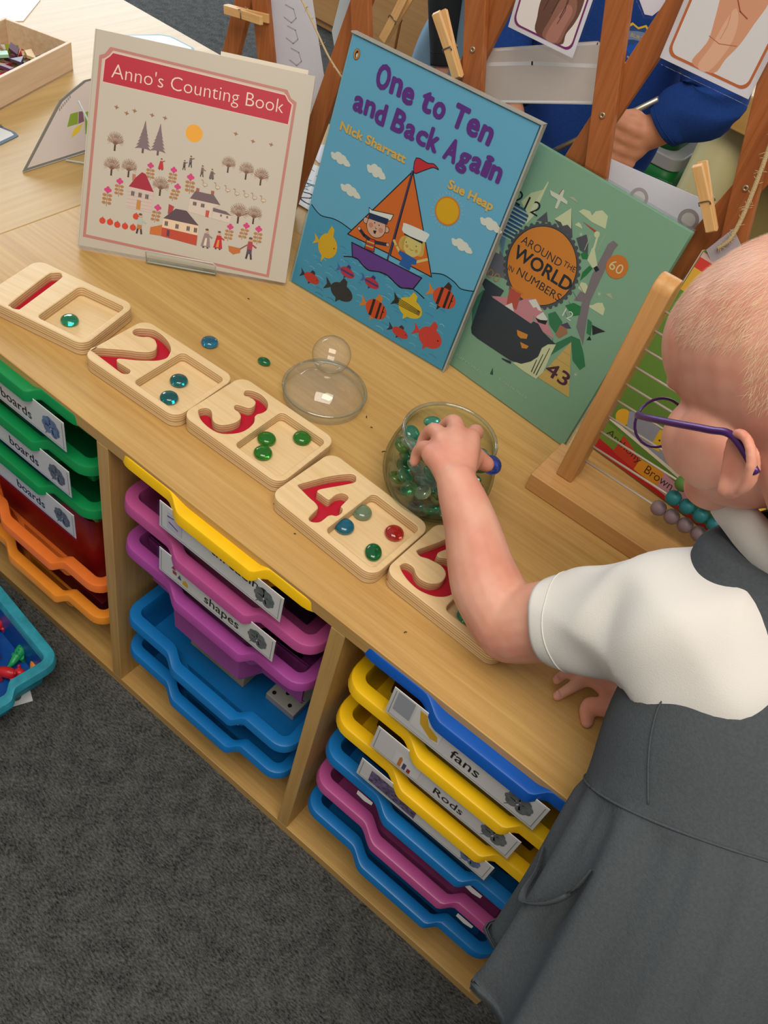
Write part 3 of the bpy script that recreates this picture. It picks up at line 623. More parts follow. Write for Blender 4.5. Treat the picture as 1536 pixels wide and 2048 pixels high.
ART3 = {
 'disc': [[122.8,170.2],[77.6,152.1],[166.2,187.6],[106.4,214.2],[137.8,126.3]],
 'a1': [[84.1,181.4],[140.9,184.3]],
 'a2': [[145.0,183.5],[161.9,183.2]],
 'a3': [[83.6,162.7],[166.0,164.0]],
 'a4': [[85.0,146.9],[92.6,147.9]],
 'a5': [[98.8,147.1],[161.7,149.4]],
 'worldh': [[154.9,177.3],[160.7,161.7]],
 'pot': [[68.9,105.8],[70.5,111.9],[83.3,106.6],[143.8,106.4],[145.3,110.3],[152.1,111.4],[162.6,106.1],[184.2,102.5],[175.4,97.0],[170.8,88.9],[171.9,77.4],[166.6,66.9],[157.0,57.1],[141.9,52.7],[88.9,51.4],[79.1,52.6],[74.7,58.8]],
 'potfoot': [[130.3,48.9],[144.1,52.3],[144.9,49.2],[138.7,48.0],[131.4,47.7]],
 'castle': [[61.1,114.8],[64.2,121.6],[93.2,121.7],[92.4,112.8],[82.6,107.9],[71.9,107.6]],
 'pink': [[82.6,107.9],[98.2,116.2],[116.8,120.5],[121.0,126.3],[129.4,132.8],[139.9,127.5],[144.5,105.1],[85.1,105.1]],
 'pink2': [[129.4,132.8],[139.1,133.6],[178.8,106.8],[162.6,106.1],[147.2,110.1]],
 'snow': [[127.3,128.3],[134.8,134.7],[149.0,126.3],[144.1,125.0],[140.3,126.9],[137.2,124.2]],
 'geisha': [[98.3,127.9],[115.3,129.6],[119.0,110.0],[103.9,109.5]],
 'geishah': [[97.6,130.8],[117.8,131.8],[117.1,129.8],[100.8,128.6]],
 'kimono': [[109.7,114.6],[116.9,107.0],[102.9,106.3]],
 'face1': [[131.3,90.1],[146.9,92.9],[148.0,87.5],[140.7,83.8],[135.3,84.8]],
 'face2': [[142.4,79.7],[154.8,81.4],[154.0,77.3],[148.0,74.4]],
 'pyramid': [[199.2,115.3],[231.0,57.0],[184.9,55.3]],
 'splash': [[184.2,102.5],[175.3,97.2],[170.8,88.9],[171.3,75.2],[146.3,51.9],[164.3,51.1],[182.9,52.1],[187.1,64.3],[184.8,87.4]],
 'sp1': [[179.3,94.2],[180.2,94.3],[181.5,56.1],[180.3,55.9]],
 'sp2': [[175.5,83.2],[176.4,83.2],[177.8,56.0],[176.5,55.9]],
 'sp3': [[171.7,72.9],[172.7,72.9],[174.2,56.1],[172.9,56.0]],
 'tower': [[184.3,236.7],[191.6,235.6],[190.4,228.3],[193.5,190.8],[195.3,166.9],[201.5,149.7],[213.7,119.5],[209.5,123.5],[195.7,133.1],[188.7,153.4],[181.7,193.3],[181.0,224.7],[180.8,230.4]],
 'towerarm': [[179.0,170.8],[194.4,172.7],[193.5,164.2],[177.2,157.8]],
 'mt1': [[97.8,225.7],[90.9,211.6],[105.2,216.1]],
 'mt2': [[122.5,242.8],[110.0,223.1],[121.7,218.1],[140.4,216.0]],
 'mt2s': [[122.5,242.8],[110.0,223.1],[119.0,224.1],[123.0,221.7],[127.6,225.6],[133.9,223.8]],
 'mt3': [[153.2,227.4],[144.3,218.1],[155.0,208.9],[166.1,209.0],[159.9,220.6]],
 'mt4': [[63.7,160.6],[58.9,145.0],[62.1,125.4],[87.6,135.0],[74.3,155.2]],
 'mt4s': [[56.4,168.5],[59.2,154.9],[66.4,155.6],[64.4,161.0]],
 'cl1': [[132.0,244.0],[136.0,248.7],[144.2,250.3],[148.5,247.5],[150.0,253.3],[156.4,257.7],[165.2,255.5],[169.8,242.8],[152.2,241.5]],
 'cl2': [[135.2,229.6],[138.1,234.1],[142.0,233.2],[145.9,230.1]],
 'cl3': [[174.7,172.2],[174.4,179.9],[180.2,181.7],[190.3,176.5],[192.8,171.0]],
 'cl4': [[190.4,160.8],[199.4,164.5],[203.0,169.9],[208.7,173.2],[214.7,168.9],[216.8,161.4]],
 'cl5': [[206.2,182.7],[211.1,187.1],[218.1,182.7]],
 'cl6': [[113.2,251.1],[118.9,254.4],[127.7,251.2]],
 'beak': [[141.4,237.0],[162.6,236.1],[162.1,233.6]],
 'crane': [[166.5,218.2],[169.0,219.6],[185.2,201.5],[184.1,197.8],[168.3,204.1]],
 'neck': [[164.0,233.2],[166.6,233.1],[170.3,218.8],[167.8,217.4]],
 'leg1': [[157.7,228.3],[158.5,228.4],[160.2,211.8],[159.5,211.4]],
 'leg2': [[172.2,237.5],[173.0,237.5],[173.5,219.1],[172.9,218.7]],
 'plane': [[89.3,247.7],[95.3,247.8],[102.0,248.3],[103.0,255.2],[105.6,255.1],[107.0,248.6],[114.9,246.9],[115.9,243.7],[107.3,243.7],[107.6,234.4],[104.6,233.6],[103.3,243.1],[93.6,243.3]],
 'blue': [[57.7,214.0],[78.5,212.7],[73.7,195.7],[63.5,181.0],[72.1,154.0],[56.2,173.9]],
 'sail212': [[82.6,254.5],[84.0,253.7],[84.6,227.0],[85.1,213.8],[80.8,201.0],[78.3,219.3],[81.5,244.5]],
 'domeL': [[69.7,234.2],[82.8,245.2],[83.2,223.3],[79.6,211.0],[63.1,220.5]],
 'lf1': [[157.7,205.9],[160.9,210.6],[166.8,209.4],[167.9,204.7],[162.4,202.4]],
 'lf2': [[170.1,189.8],[173.9,200.4],[178.9,199.4],[176.6,190.5],[172.4,180.3]],
 'lf3': [[157.2,127.9],[163.8,135.2],[178.3,129.1],[176.9,113.2],[165.1,117.7]],
 'lf4': [[170.9,147.6],[178.6,155.4],[188.6,156.5],[192.3,147.4],[185.2,141.5]],
 'lf5': [[182.8,103.3],[195.5,121.4],[206.8,123.5],[218.8,112.6],[228.9,100.4],[225.4,92.9],[211.6,97.7],[199.2,115.3],[184.8,87.4]],
 'lf6': [[202.8,148.9],[209.4,148.1],[216.2,134.3],[210.2,133.9]],
 'head': [[177.6,112.0],[177.1,125.1],[185.2,126.7],[190.2,121.4],[183.8,110.8]],
 'hair': [[177.1,125.1],[183.6,132.3],[191.2,128.7],[185.9,125.5]],
 'whale': [[210.9,145.7],[228.7,147.8],[223.2,142.7],[217.7,136.1]],
 'whale2': [[214.9,133.5],[219.4,130.5],[214.3,127.3]],
 'penguin': [[179.1,200.3],[181.6,204.7],[186.5,202.2],[184.1,197.8]],
 'panda': [[145.7,117.6],[150.7,126.5],[159.4,122.6],[161.0,115.2],[151.3,112.7]],
 'pandab': [[145.0,115.5],[152.6,116.8],[160.5,120.8],[161.0,115.2],[151.3,112.7]],
 'green0': [[61.1,87.5],[67.5,108.4],[71.9,107.6],[76.5,74.0],[74.0,61.9]],
 'treeicon': [[125.8,31.3],[126.3,22.1],[130.6,23.4]],
 'd60': [[202.8,215.1],[189.8,207.8],[194.5,228.3]],
 's212': [[52.9,215.3],[87.4,217.7],[49.5,230.0]],
 's43': [[187.8,66.5],[219.4,69.7],[192.5,83.7],[197.6,64.1]],
 's60': [[194.2,208.8],[210.6,212.0],[191.5,218.5]],
 's12': [[172.4,135.4],[184.9,135.6],[170.3,145.6]],
 's00': [[62.8,125.8],[81.1,128.8],[59.5,137.2]],
 'au1': [[52.4,14.8],[114.5,21.2]],
 'au2': [[139.3,22.3],[184.9,22.8]],
 'stars': [[147.4,224.3],[200.2,179.5],[223.7,85.2]],
}

DIGIT[5] = [(x, (y - 10) * 0.86) for x, y in DIGIT[5]]
BOARD = [(-0.1742, 0.0966, 0.2273), (-0.0158, 0.1059, 0.0541), (0.1266, 0.1199, 0.0236), (0.2732, 0.1013, -0.0319), (0.4170, 0.1120, -0.0238)]
M_RED = mat('red_inlay', '#b3132f', 0.5)
M_PLYB = wood('birch_floor', '#dcc091', '#e8d0a6', 'X', 0.42, 1.3)
words = ['one', 'two', 'three', 'four', 'five']
where = ['leftmost, under the cover with the farmyard', 'between the boards for one and three', 'beside the glass lid', 'beside the glass jar', 'under the child\'s reaching arm']
for i, (bx, by, ba) in enumerate(BOARD):
    b = empty('number_board', (bx, by, TOP + 0.0002), ba, 'wooden counting board with the numeral %d cut out, %s' % (i + 1, where[i]), 'number board', 'wooden counting boards one to five')
    L, W = 0.142, 0.098
    MB().prism(rrect(L - 0.0006, W - 0.0006, 0.0135, 6), 0.0, 0.0062).build('bottom_plate', M_PLY, b, bevel=0.001)
    dg = spline([(x/1000, y/1000) for x, y in DIGIT[i+1]], 4, True)
    sq = rrect(0.0645, 0.078, 0.006, 5, 0.0318, -0.0012)
    me = curve_plate(rrect(L, W, 0.014, 6), [dg, sq], 0.0062, 0.0195, 0.0014)
    put('top_plate', me, [M_PLY], b)
    MB().prism([(-0.0665, -0.046), (-0.002, -0.046), (-0.002, 0.046), (-0.0665, 0.046)], 0.00625, 0.0070).build('numeral_inlay', M_RED, b)

# ------------------------------------------------------------------ glass nuggets
def gem(name, col, dark=0.0):
    m = bpy.data.materials.new(name); m.use_nodes = True
    b = m.node_tree.nodes['Principled BSDF']
    b.inputs['Base Color'].default_value = lin(col); b.inputs['Roughness'].default_value = 0.06
    b.inputs['Transmission Weight'].default_value = 0.82; b.inputs['IOR'].default_value = 1.45
    b.inputs['Coat Weight'].default_value = 0.4; b.inputs['Coat Roughness'].default_value = 0.05
    b.inputs['Subsurface Weight'].default_value = 0.0
    return m
GEM = {k: gem('glass_' + k, v) for k, v in dict(teal='#22b58e', sea='#148f98', green='#3fae38', emerald='#149a60', blue='#2f9fc9', red='#d8463f', clear='#a9c6b4', cobalt='#3f5fd8', olive='#84a45c', aqua='#5cbfa8').items()}
prof = [(0.0, 0.0), (0.0064, 0.0), (0.0090, 0.0008), (0.0102, 0.0024), (0.0104, 0.0038), (0.0095, 0.0058), (0.0073, 0.0075), (0.0041, 0.0085), (0.0, 0.0088)]
NUG = MB().lathe(prof, 24).mesh('nugget')
def nugget(col, loc, label, group=None, rot=(0, 0, 0), s=1.0, sy=1.0):
    o = put('glass_nugget', NUG.copy(), [GEM[col]], None, True, loc, rot)
    o.scale = (s, s * sy, s); return tag(o, label, 'glass nugget', group)
FZ = TOP + 0.0067
for col, x, y, label, sy in (
    ('teal', -0.149, 0.089, 'single teal glass nugget in the tray of board one', 1),
    ('sea', 0.008, 0.113, 'blue green glass nugget in board two, the one farther from the table edge', 1),
    ('sea', 0.022, 0.085, 'blue green glass nugget in board two, nearer the table edge', 1),
    ('green', 0.138, 0.120, 'bright green glass nugget in board three, farther of the touching pair', 1),
    ('green', 0.150, 0.101, 'bright green glass nugget in board three, nearer of the touching pair', 1),
    ('green', 0.163, 0.151, 'bright green glass nugget lying apart in the far corner of board three', 1),
    ('clear', 0.279, 0.116, 'clear grey green glass nugget in board four', 1),
    ('blue', 0.278, 0.087, 'blue glass nugget in board four', 1),
    ('red', 0.320, 0.119, 'red glass nugget in board four', 1),
    ('emerald', 0.320, 0.083, 'oblong green glass nugget in the near corner of board four', 1.25),
    ('aqua', 0.4345, 0.089, 'pale green glass nugget in board five beside the arm', 1)):
    nugget(col, (x, y, FZ), label, 'nuggets counted into the boards', (0, 0, 0.6 if sy > 1 else 0), 1.0 if sy == 1 else 0.86, sy)
nugget('blue', (-0.025, 0.195, TOP + .0003), 'blue green glass nugget lying loose on the unit top behind board two', 'loose nuggets on the unit top')
nugget('emerald', (0.041, 0.221, TOP + .0003), 'small oblong green nugget lying loose on the unit top beside the glass lid', 'loose nuggets on the unit top', (0, 0, 0.2), 0.8, 0.75)

# ------------------------------------------------------------------ glass jar and lid
M_GLASS = clear_sheet('clear_glass', '#fbfefc', 0.30, 0.02, 0.0, '#a9bab0')
M_GLASSR = clear_sheet('glass_rim', '#eef4f0', 0.8, 0.03, 0.03, '#8fa197')
JX, JY = 0.311, 0.200
j = empty('glass_jar', (JX, JY, TOP), 0, 'round clear glass jar half full of green nuggets', 'jar')
pr_o = spline([(0.0, 0.0012), (0.026, 0.0004), (0.040, 0.003), (0.0525, 0.016), (0.0605, 0.038), (0.0585, 0.061), (0.0530, 0.079), (0.0500, 0.088), (0.0508, 0.0925)], 5)
pr_i = [(max(r - 0.0028, 0.0), z + (0.003 if r < 0.04 else 0.001)) for r, z in pr_o][::-1]
pr_i[0] = (pr_o[-1][0] - 0.0028, pr_o[-1][1])
MB().lathe(pr_o + [(pr_o[-1][0] - 0.0014, pr_o[-1][1] + 0.0014)] + pr_i, 56).build('jar_wall', M_GLASS, j, True)
tor = [(0.0494 + 0.0020*math.cos(q), 0.0930 + 0.0020*math.sin(q)) for q in [2*math.pi*k/10 for k in range(11)]]
MB().lathe(tor, 56).build('jar_rim', M_GLASSR, j, True)
def jar_r(z):
    for (r0, z0), (r1, z1) in zip(pr_o, pr_o[1:]):
        if z0 <= z <= z1: return r0 + (r1 - r0) * (z - z0) / max(z1 - z0, 1e-6)
    return 0.03
# nuggets settle in the jar one by one
rnd = random.Random(11); placed = []
R0, RZ = 0.0097, 0.0056
tries = 0
while len(placed) < 130 and tries < 60000:
    tries += 1
    a = rnd.uniform(0, 2*math.pi); rr = 0.050 * math.sqrt(rnd.random())
    x, y = rr*math.cos(a), rr*math.sin(a); z = next((q/1000 for q in range(8, 60) if jar_r(q/1000 - .004) - 0.003 >= rr + 0.0092), 0.08)
    for it in range(3):
        for (px, py, pz) in placed:
            d2 = ((px-x)**2 + (py-y)**2) / (2*R0)**2
            if d2 < 1: z = max(z, pz + 2*RZ*math.sqrt(1-d2))
    if z > 0.066 - 0.22*x + 0.10*y or math.hypot(x, y) + 0.0092 > jar_r(z) - 0.003: continue
    best = min((math.hypot(px-x, py-y) for px, py, pz in placed), default=1)
    placed.append((x, y, z))
names = dict(emerald='emerald green', green='leaf green', teal='teal', clear='clear grey', olive='pale olive green', aqua='pale aqua', sea='dark blue green')
for k, (x, y, z) in enumerate(placed):
    col = rnd.choice(['emerald', 'emerald', 'green', 'teal', 'clear', 'olive', 'aqua', 'sea', 'teal', 'clear'])
    nugget(col, (JX + x, JY + y, TOP + z - 0.0046), names[col] + ' glass nugget heaped inside the glass jar', names[col] + ' nuggets in the jar', (rnd.uniform(-.5, .5), rnd.uniform(-.5, .5), rnd.uniform(0, 3)), 0.93)

ld = empty('jar_lid', (0.1285, 0.231, TOP + 0.0003), 0, 'clear glass jar lid with a round knob lying on the unit top', 'lid')
lp = spline([(0.0, 0.0015), (0.044, 0.001), (0.0475, 0.003), (0.049, 0.0085), (0.0485, 0.013), (0.0475, 0.016), (0.041, 0.026), (0.028, 0.035), (0.015, 0.040), (0.011, 0.043), (0.0115, 0.045)], 4)
M_GLASSL = clear_sheet('lid_glass', '#fdfefd', 0.4, 0.02, 0.05, '#c3cec8')  # slight white haze mixed into the glass stands in for highlights
MB().lathe(lp, 48).build('lid_dome', M_GLASSL, ld, True)
MB().lathe([(0.0475, 0.0125), (0.0505, 0.0128), (0.0512, 0.0142), (0.0505, 0.0156), (0.0475, 0.0158)], 48).build('lid_rim', M_GLASSR, ld, True)
kn = MB().ball((0, 0, 0.0655), (0.0225, 0.0225, 0.0215), 32, 20).build('knob', M_GLASSL, ld, True)
MB().prism([(-0.006, -0.006), (0.004, -0.0065), (0.0065, -0.001), (0.0055, 0.006), (-0.003, 0.0065), (-0.0065, 0.001)], 0.0018, 0.0021).build('sticker_scrap', mat('sticker_paper', '#eee7cf', 0.6), ld, loc=(0.004, 0.003, 0), rot=(0, 0, .4))
# crumbs on the top
for x, y, l, a in ((-0.06, 0.30, .0025, .2), (0.235, 0.215, .006, .9), (0.2, 0.235, .0025, .3), (0.185, 0.245, .0035, 2.3), (0.245, 0.048, .002, .5), (0.40, 0.035, .003, 1.1)):
    o = MB().tube([(-l/2, 0, .0005), (0, .0006, .0009), (l/2, 0, .0005)], .0006, 5).build('crumb', mat('crumb_brown', '#4c3a26', 0.8), loc=(x, y, TOP), rot=(0, 0, a)); tag(o, 'tiny dark crumb lying on the oak unit top', 'crumb', 'crumbs on the unit top')

# ------------------------------------------------------------------ abacus
ab = empty('abacus', (0.382, 0.296, TOP), 0, 'beech abacus on a plain base with wires and coloured beads', 'abacus')
MB().box((0, 0, 0.0002), (0.365, 0.076, 0.0245)).build('base', M_BEECH, ab, bevel=0.0015)
for px in (0.0205, 0.318):
    o = []
    for k in range(10):
        a = math.pi * k / 9; o.append((0.0145 * math.cos(a), 0.278 + 0.0135 * math.sin(a)))
    poly = [(-0.0145, 0.0245), (0.0145, 0.0245)] + o
    M = Matrix.Translation((px, 0.037, 0)) @ Matrix(((0, 0, 1, 0), (1, 0, 0, 0), (0, 1, 0, 0), (0, 0, 0, 1)))
    MB().prism(poly, 0, 0.0205, 0, M).build('post', M_BEECHV, ab, bevel=0.002)
M_STEEL = mat('steel_wire', '#dcd9d0', 0.35, 0.5, 0.55)
BC = [('dusty_purple', '#8d7b83'), ('teal', '#2b7f87'), ('green', '#5c8a45'), ('yellow', '#d9b23c'), ('orange', '#d07a35'), ('red', '#b23a35'), ('dusty_purple', '#8d7b83'), ('teal', '#2b7f87'), ('green', '#5c8a45'), ('yellow', '#d9b23c')]
BEAD = MB().lathe([(0.0014, -0.0082), (0.0045, -0.0078), (0.0075, -0.0048), (0.009, 0), (0.0075, 0.0048), (0.0045, 0.0078), (0.0014, 0.0082)], 18).mesh('bead_shape')
for k in range(10):
    z = 0.0525 + 0.0228 * k
    MB().tube([(0.041, 0.037, z), (0.3185, 0.037, z)], 0.0013, 8).build('wire', M_STEEL, ab, True)
    bm_ = mat('bead_' + BC[k][0], BC[k][1], 0.45); bmesh_ = BEAD.copy(); bmesh_.materials.append(bm_)
    bmesh_.polygons.foreach_set('use_smooth', [True] * len(bmesh_.polygons))
    off = [0.1365, 0.1435, 0.1435, 0.150, 0.150, 0.150, 0.150, 0.150, 0.150, 0.150][k]
    for q in range(10):
        o = bpy.data.objects.new('bead', bmesh_); COL.objects.link(o); o.parent = ab
        o.location = (min(off + 0.0166 * q, 0.310 - 0.0166*(9-q)), 0.037, z); o.rotation_euler = (0, math.pi/2, 0)

# ------------------------------------------------------------------ books
class Art:
    def __init__(s, z=0.0002): s.mb = MB(); s.mats = []; s.z = z; s.peak = z; s.depth = 0
    def c(s, col):
        m = mat('print_' + col.lstrip('#'), col, 0.45)
        if m not in s.mats: s.mats.append(m)
        if not s.depth: s.z = max(s.z, s.peak)
        s.z += 0.0000022
        return s.mats.index(m)
    def poly(s, col, pts):
        k = s.c(col); s.mb.face([(x/1000, y/1000, s.z) for x, y in pts], k)
    def disc(s, col, x, y, rx, ry=None, n=24):
        ry = ry or rx
        s.poly(col, [(x + rx*math.cos(2*math.pi*k/n), y + ry*math.sin(2*math.pi*k/n)) for k in range(n)])
    def line(s, col, pts, w, closed=False):
        k = s.c(col); pts = list(pts) + ([pts[0]] if closed else [])
        for (a, b), (c, d) in zip(pts, pts[1:]):
            l = math.hypot(c-a, d-b) or 1; ux, uy = (c-a)/l*w/2, (d-b)/l*w/2
            s.mb.face([((a-uy-ux*.5)/1000, (b+ux-uy*.5)/1000, s.z), ((a+uy-ux*.5)/1000, (b-ux-uy*.5)/1000, s.z), ((c+uy+ux*.5)/1000, (d-ux+uy*.5)/1000, s.z), ((c-uy+ux*.5)/1000, (d+ux+uy*.5)/1000, s.z)], k)
    def text(s, col, body, x, y, w, h, bold=0.0, rot=0.0, shear=0.0, fat=0.0):
        k = s.c(col); ca, sa = math.cos(rot), math.sin(rot)
        for ox, oy in ([(fat*math.cos(q*.785), fat*math.sin(q*.785)) for q in range(8)] if fat else [(0, 0)]):
            s.z += 0.0000022 if fat else 0.0
            text_into(s.mb, body, lambda u, v: (((x + ox)/1000 + u*ca - v*sa), ((y + oy)/1000 + u*sa + v*ca), s.z), w/1000, h/1000, bold, k, shear)
    def build(s, name, parent):
        # every face looks out of the cover
        fs = []
        for f in s.mb.f:
            p = [s.mb.v[i] for i in f]; a = sum(p[i][0]*p[(i+1) % len(p)][1] - p[(i+1) % len(p)][0]*p[i][1] for i in range(len(p)))
            fs.append(f if a > 0 else tuple(reversed(f)))
        s.mb.f = fs
        return s.mb.build(name, s.mats, parent)
def book_root(bx, by, z0, yaw, tilt, label, name='picture_book'):
    X = Vector((math.cos(yaw), math.sin(yaw), 0)); n = Vector((-math.sin(yaw), math.cos(yaw), 0))
    Y = n * math.sin(tilt) + Vector((0, 0, 1)) * math.cos(tilt); N = X.cross(Y)
    M = Matrix((X, Y, N)).transposed()
    return empty(name, (bx, by, z0), 0, label, 'book', rot=M.to_euler())
def book_body(root, W, H, th, col, spine_col=None, page='#e9e2cf'):
    m = mat('cover_' + col.lstrip('#'), col, 0.38, bump=0.02)
    MB().box((0, 0, -0.0016), (W, H, 0.0)).build('front_cover', m, root, bevel=0.0005)
    MB().box((0.002, 0.003, -th + 0.0018), (W - 0.003, H - 0.003, -0.0018)).build('pages', mat('paper_block', page, 0.8), root)
    MB().box((0, 0, -th), (W, H, -th + 0.0016)).build('back_cover', m, root, bevel=0.0005)
    MB().box((-0.0014, 0, -th), (0.0, H, 0.0)).build('spine', mat('spine_' + (spine_col or col).lstrip('#'), spine_col or col, 0.4), root, bevel=0.0005)

def layered(fn):
    """drawings of one kind lie side by side on the same print layers"""
    def draw(a, *k, **kw):
        if not a.depth: a.base = getattr(a, 'base_of', {}).get(fn.__name__, max(a.z, a.peak)); a.base_of = {**getattr(a, 'base_of', {}), fn.__name__: a.base}; a.z = a.base
        a.depth += 1; fn(a, *k, **kw); a.depth -= 1
        a.peak = max(a.peak, a.z)
    return draw
@layered
def bush(a, base, top, col='#7b4f33'):
    (x0, y0), (x1, y1) = base, top; h = y1 - y0
    a.line('#43302a', [(x0, y0), (x0, y0 + h*.42)], h*.10)
    rr = random.Random(int(x0*10))
    for k in range(17):
        t = -1.75 + 3.5 * k / 16; q = math.pi/2 - t
        ex, ey = x0 + h*.46*math.cos(q)*(0.92 + .1*rr.random()), y0 + h*.60 + h*.40*math.sin(q)
        mx, my = x0 + (ex - x0)*.45, y0 + h*.32 + (ey - y0 - h*.32)*.5
        a.line('#7a5040', [(x0, y0 + h*.30), (mx, my), (ex, ey)], h*.020)
        for d in (-.35, .35):
            a.line('#8d6045', [(mx, my), (mx + h*.24*math.cos(q+d), my + h*.24*math.sin(q+d))], h*.014)
@layered
def fir(a, base, top, col='#77656b'):
    x0, y0 = base; h = top[1] - y0
    a.line('#5d4a4c', [(x0, y0), (x0, y0 + h*.3)], h*.07)
    for k in range(7):
        yb = y0 + h*(.10 + .11*k); w = h*(.27 - .036*k)
        a.poly(col, [(x0 - w, yb), (x0 - w*.4, yb + h*.03), (x0 + w*.4, yb + h*.03), (x0 + w, yb), (x0 + w*.22, yb + h*.22), (x0, yb + h*.26), (x0 - w*.22, yb + h*.22)])
@layered
def flower(a, base, top):
    x0, y0 = base; x1, y1 = top; h = y1 - y0
    a.line('#84683f', [(x0, y0), (x1, y1)], h*.035)
    for k in range(3):
        t = .18 + .24*k
        for sx in (-1, 1): a.disc('#a97747', x0 + (x1-x0)*t + sx*h*.17, y0 + h*t + h*.02, h*.135, h*.095, 12)
    for d in ((-.13, 0), (.13, 0), (0, .12), (0, -.10)): a.disc('#c53a78', x1 + d[0]*h, y1 + d[1]*h, h*.11, None, 10)
@layered
def fish(a, x, y, l, col, fin, tail, hh=.52, stripes=None, eye=True):
    a.poly(tail, [(x - l*.30, y), (x - l*.58, y + l*.20), (x - l*.50, y), (x - l*.58, y - l*.20)])
    a.poly(fin, [(x - l*.15, y + l*hh*.3), (x - l*.02, y + l*hh*.85), (x + l*.12, y + l*hh*.75), (x + l*.15, y + l*hh*.3)])
    a.poly(fin, [(x - l*.12, y - l*hh*.3), (x - l*.08, y - l*hh*.75), (x + l*.08, y - l*hh*.35)])
    pts = [(x + l*.42*math.cos(t)*(1 if math.cos(t) > 0 else .85), y + l*hh*.5*math.sin(t)) for t in [2*math.pi*k/20 for k in range(20)]]
    a.poly(col, pts)
    for t0, w, sc in (stripes or []):
        q = l*hh*.5*math.sqrt(max(0, 1 - (t0/.42)**2)) * .98
        a.poly(sc, [(x + l*t0 - w, y - q), (x + l*t0 + w, y - q*.95), (x + l*t0 + w*.8, y + q), (x + l*t0 - w*1.1, y + q*.95)])
    if eye: a.disc('#1b1b1d', x + l*.29, y + l*.04, l*.025, None, 8)
@layered
def cloud(a, x, y, w, h):
    for dx, dy, r in ((-.30, -.05, .22), (-.12, .12, .26), (.10, .05, .27), (.30, -.08, .22), (0, -.12, .25), (-.42, .05, .12), (.42, -.12, .13)):
        a.disc('#f0eae0', x + dx*w, y + dy*h, r*w*.75, r*h*1.05, 14)
# book 1: cream cover on a clear stand
r1 = book_root(-0.2656, 0.1975, 0.546, 0.635, 0.5814, 'cream picture book with a red title banner over a farmyard village, on a clear stand', 'picture_book')
book_body(r1, 0.2707, 0.2573, 0.010, '#bab3a7', '#c6c0b4')
a = Art(); A = ART1
a.poly('#b5776f', A['frame'])
cx, cy = 128, 115
a.poly('#beb7ab', [(x + (3.6 if x < cx else -3.6), y + (3.4 if y < cy else -3.4)) for x, y in A['frame']])
a.poly('#dcb8b2', [(x + (.2 if x < cx else -.2) * 0, y + .8 if y > 200 else y) for x, y in A['banner']])
a.poly('#b01030', [(x + (.9 if x < cx else -.9), y - (.5 if y > 210 else -.6)) for x, y in A['banner']])
a.text('#e0cbc2', "Anno's Counting Book", 22.5, 206.6, 214, 17.0, -0.012)
a.disc('#e2a02c', *A['sun'][0], 10.6)
for k in range(0, len(A['bush']), 2): bush(a, A['bush'][k], A['bush'][k+1])
for k in (0, 2): fir(a, A['fir'][k], A['fir'][k+1])
for x, y in A['birds']:
    a.poly('#93684a', [(x - 3.4, y + .8), (x - .5, y + 1.2), (x + .3, y + 3.0), (x + 1.2, y + .8), (x + 3.2, y + .2), (x + .8, y - 1.2), (x - .4, y - 2.8), (x - 1.0, y - .6)])
for k in range(0, len(A['flowers']), 2): flower(a, A['flowers'][k], A['flowers'][k+1])
for x, y in A['pumpkins']:
    a.disc('#c94325', x, y, 4.0, 3.9, 14); a.line('#8e2f20', [(x, y + 3.4), (x, y + 4.8)], .8)
    for dx in (-1.6, 1.6): a.line('#a8331e', [(x + dx, y - 3), (x + dx, y + 3)], .3)
for n, c in (('h1chim', '#b0735c'), ('h1wall', '#c6b4ac'), ('h1roof', '#9d1c34'), ('h1door', '#bd8035'), ('h2c1', '#9c5548'), ('h2c2', '#9c5548'), ('h2wall', '#cbbdb2'), ('h2xw', '#cbbdb2'), ('h2roof', '#6a585f'), ('h2xr', '#6a585f'), ('h2door', '#b8503a'), ('h3chim', '#a83a3a'), ('h3ext', '#bf6a2c'), ('h3wall', '#dbc1a4'), ('h3base', '#b5432b'), ('h3roof', '#54434b'), ('h3door', '#5b3440'), ('barrow', '#b8692d'), ('barrowh', '#7a5138')):
    a.poly(c, A[n])
a.disc('#c99', A['h1roof'][2][0] + .5, A['h1roof'][2][1] - 15, 1.8) if False else None
for k in range(5):     # courses of the stone house
    y = A['h1wall'][2][1] + 3 + k*4.4
    a.line('#a8958e', [(55.5, y), (87, y)], .35)
for k, (x, y) in enumerate(A['win']):
    w, h = (2.2, 3.0) if k < 3 or k > 6 else ((2.4, 2.4) if k < 5 else (1.2, 1.5))
    a.poly('#8b7a70', [(x-w, y-h), (x+w, y-h), (x+w, y+h), (x-w, y+h)]); a.poly('#4e4a4f', [(x-w*.72, y-h*.75), (x+w*.72, y-h*.75), (x+w*.72, y+h*.75), (x-w*.72, y+h*.75)]); a.line('#a89a90', [(x, y-h*.75), (x, y+h*.75)], .4)
pc = [('#b3252f', '#6b4637'), ('#5d4c41', '#3c3634'), ('#6b5c5e', '#443e40'), ('#7d6055', '#5a4540'), ('#66595c', '#5c4d50'), ('#a7b6ad', '#b3703d'), ('#8f7a7d', '#8f7a7d'), ('#b81f2d', '#b3703d'), ('#a23a48', '#4d4653')]
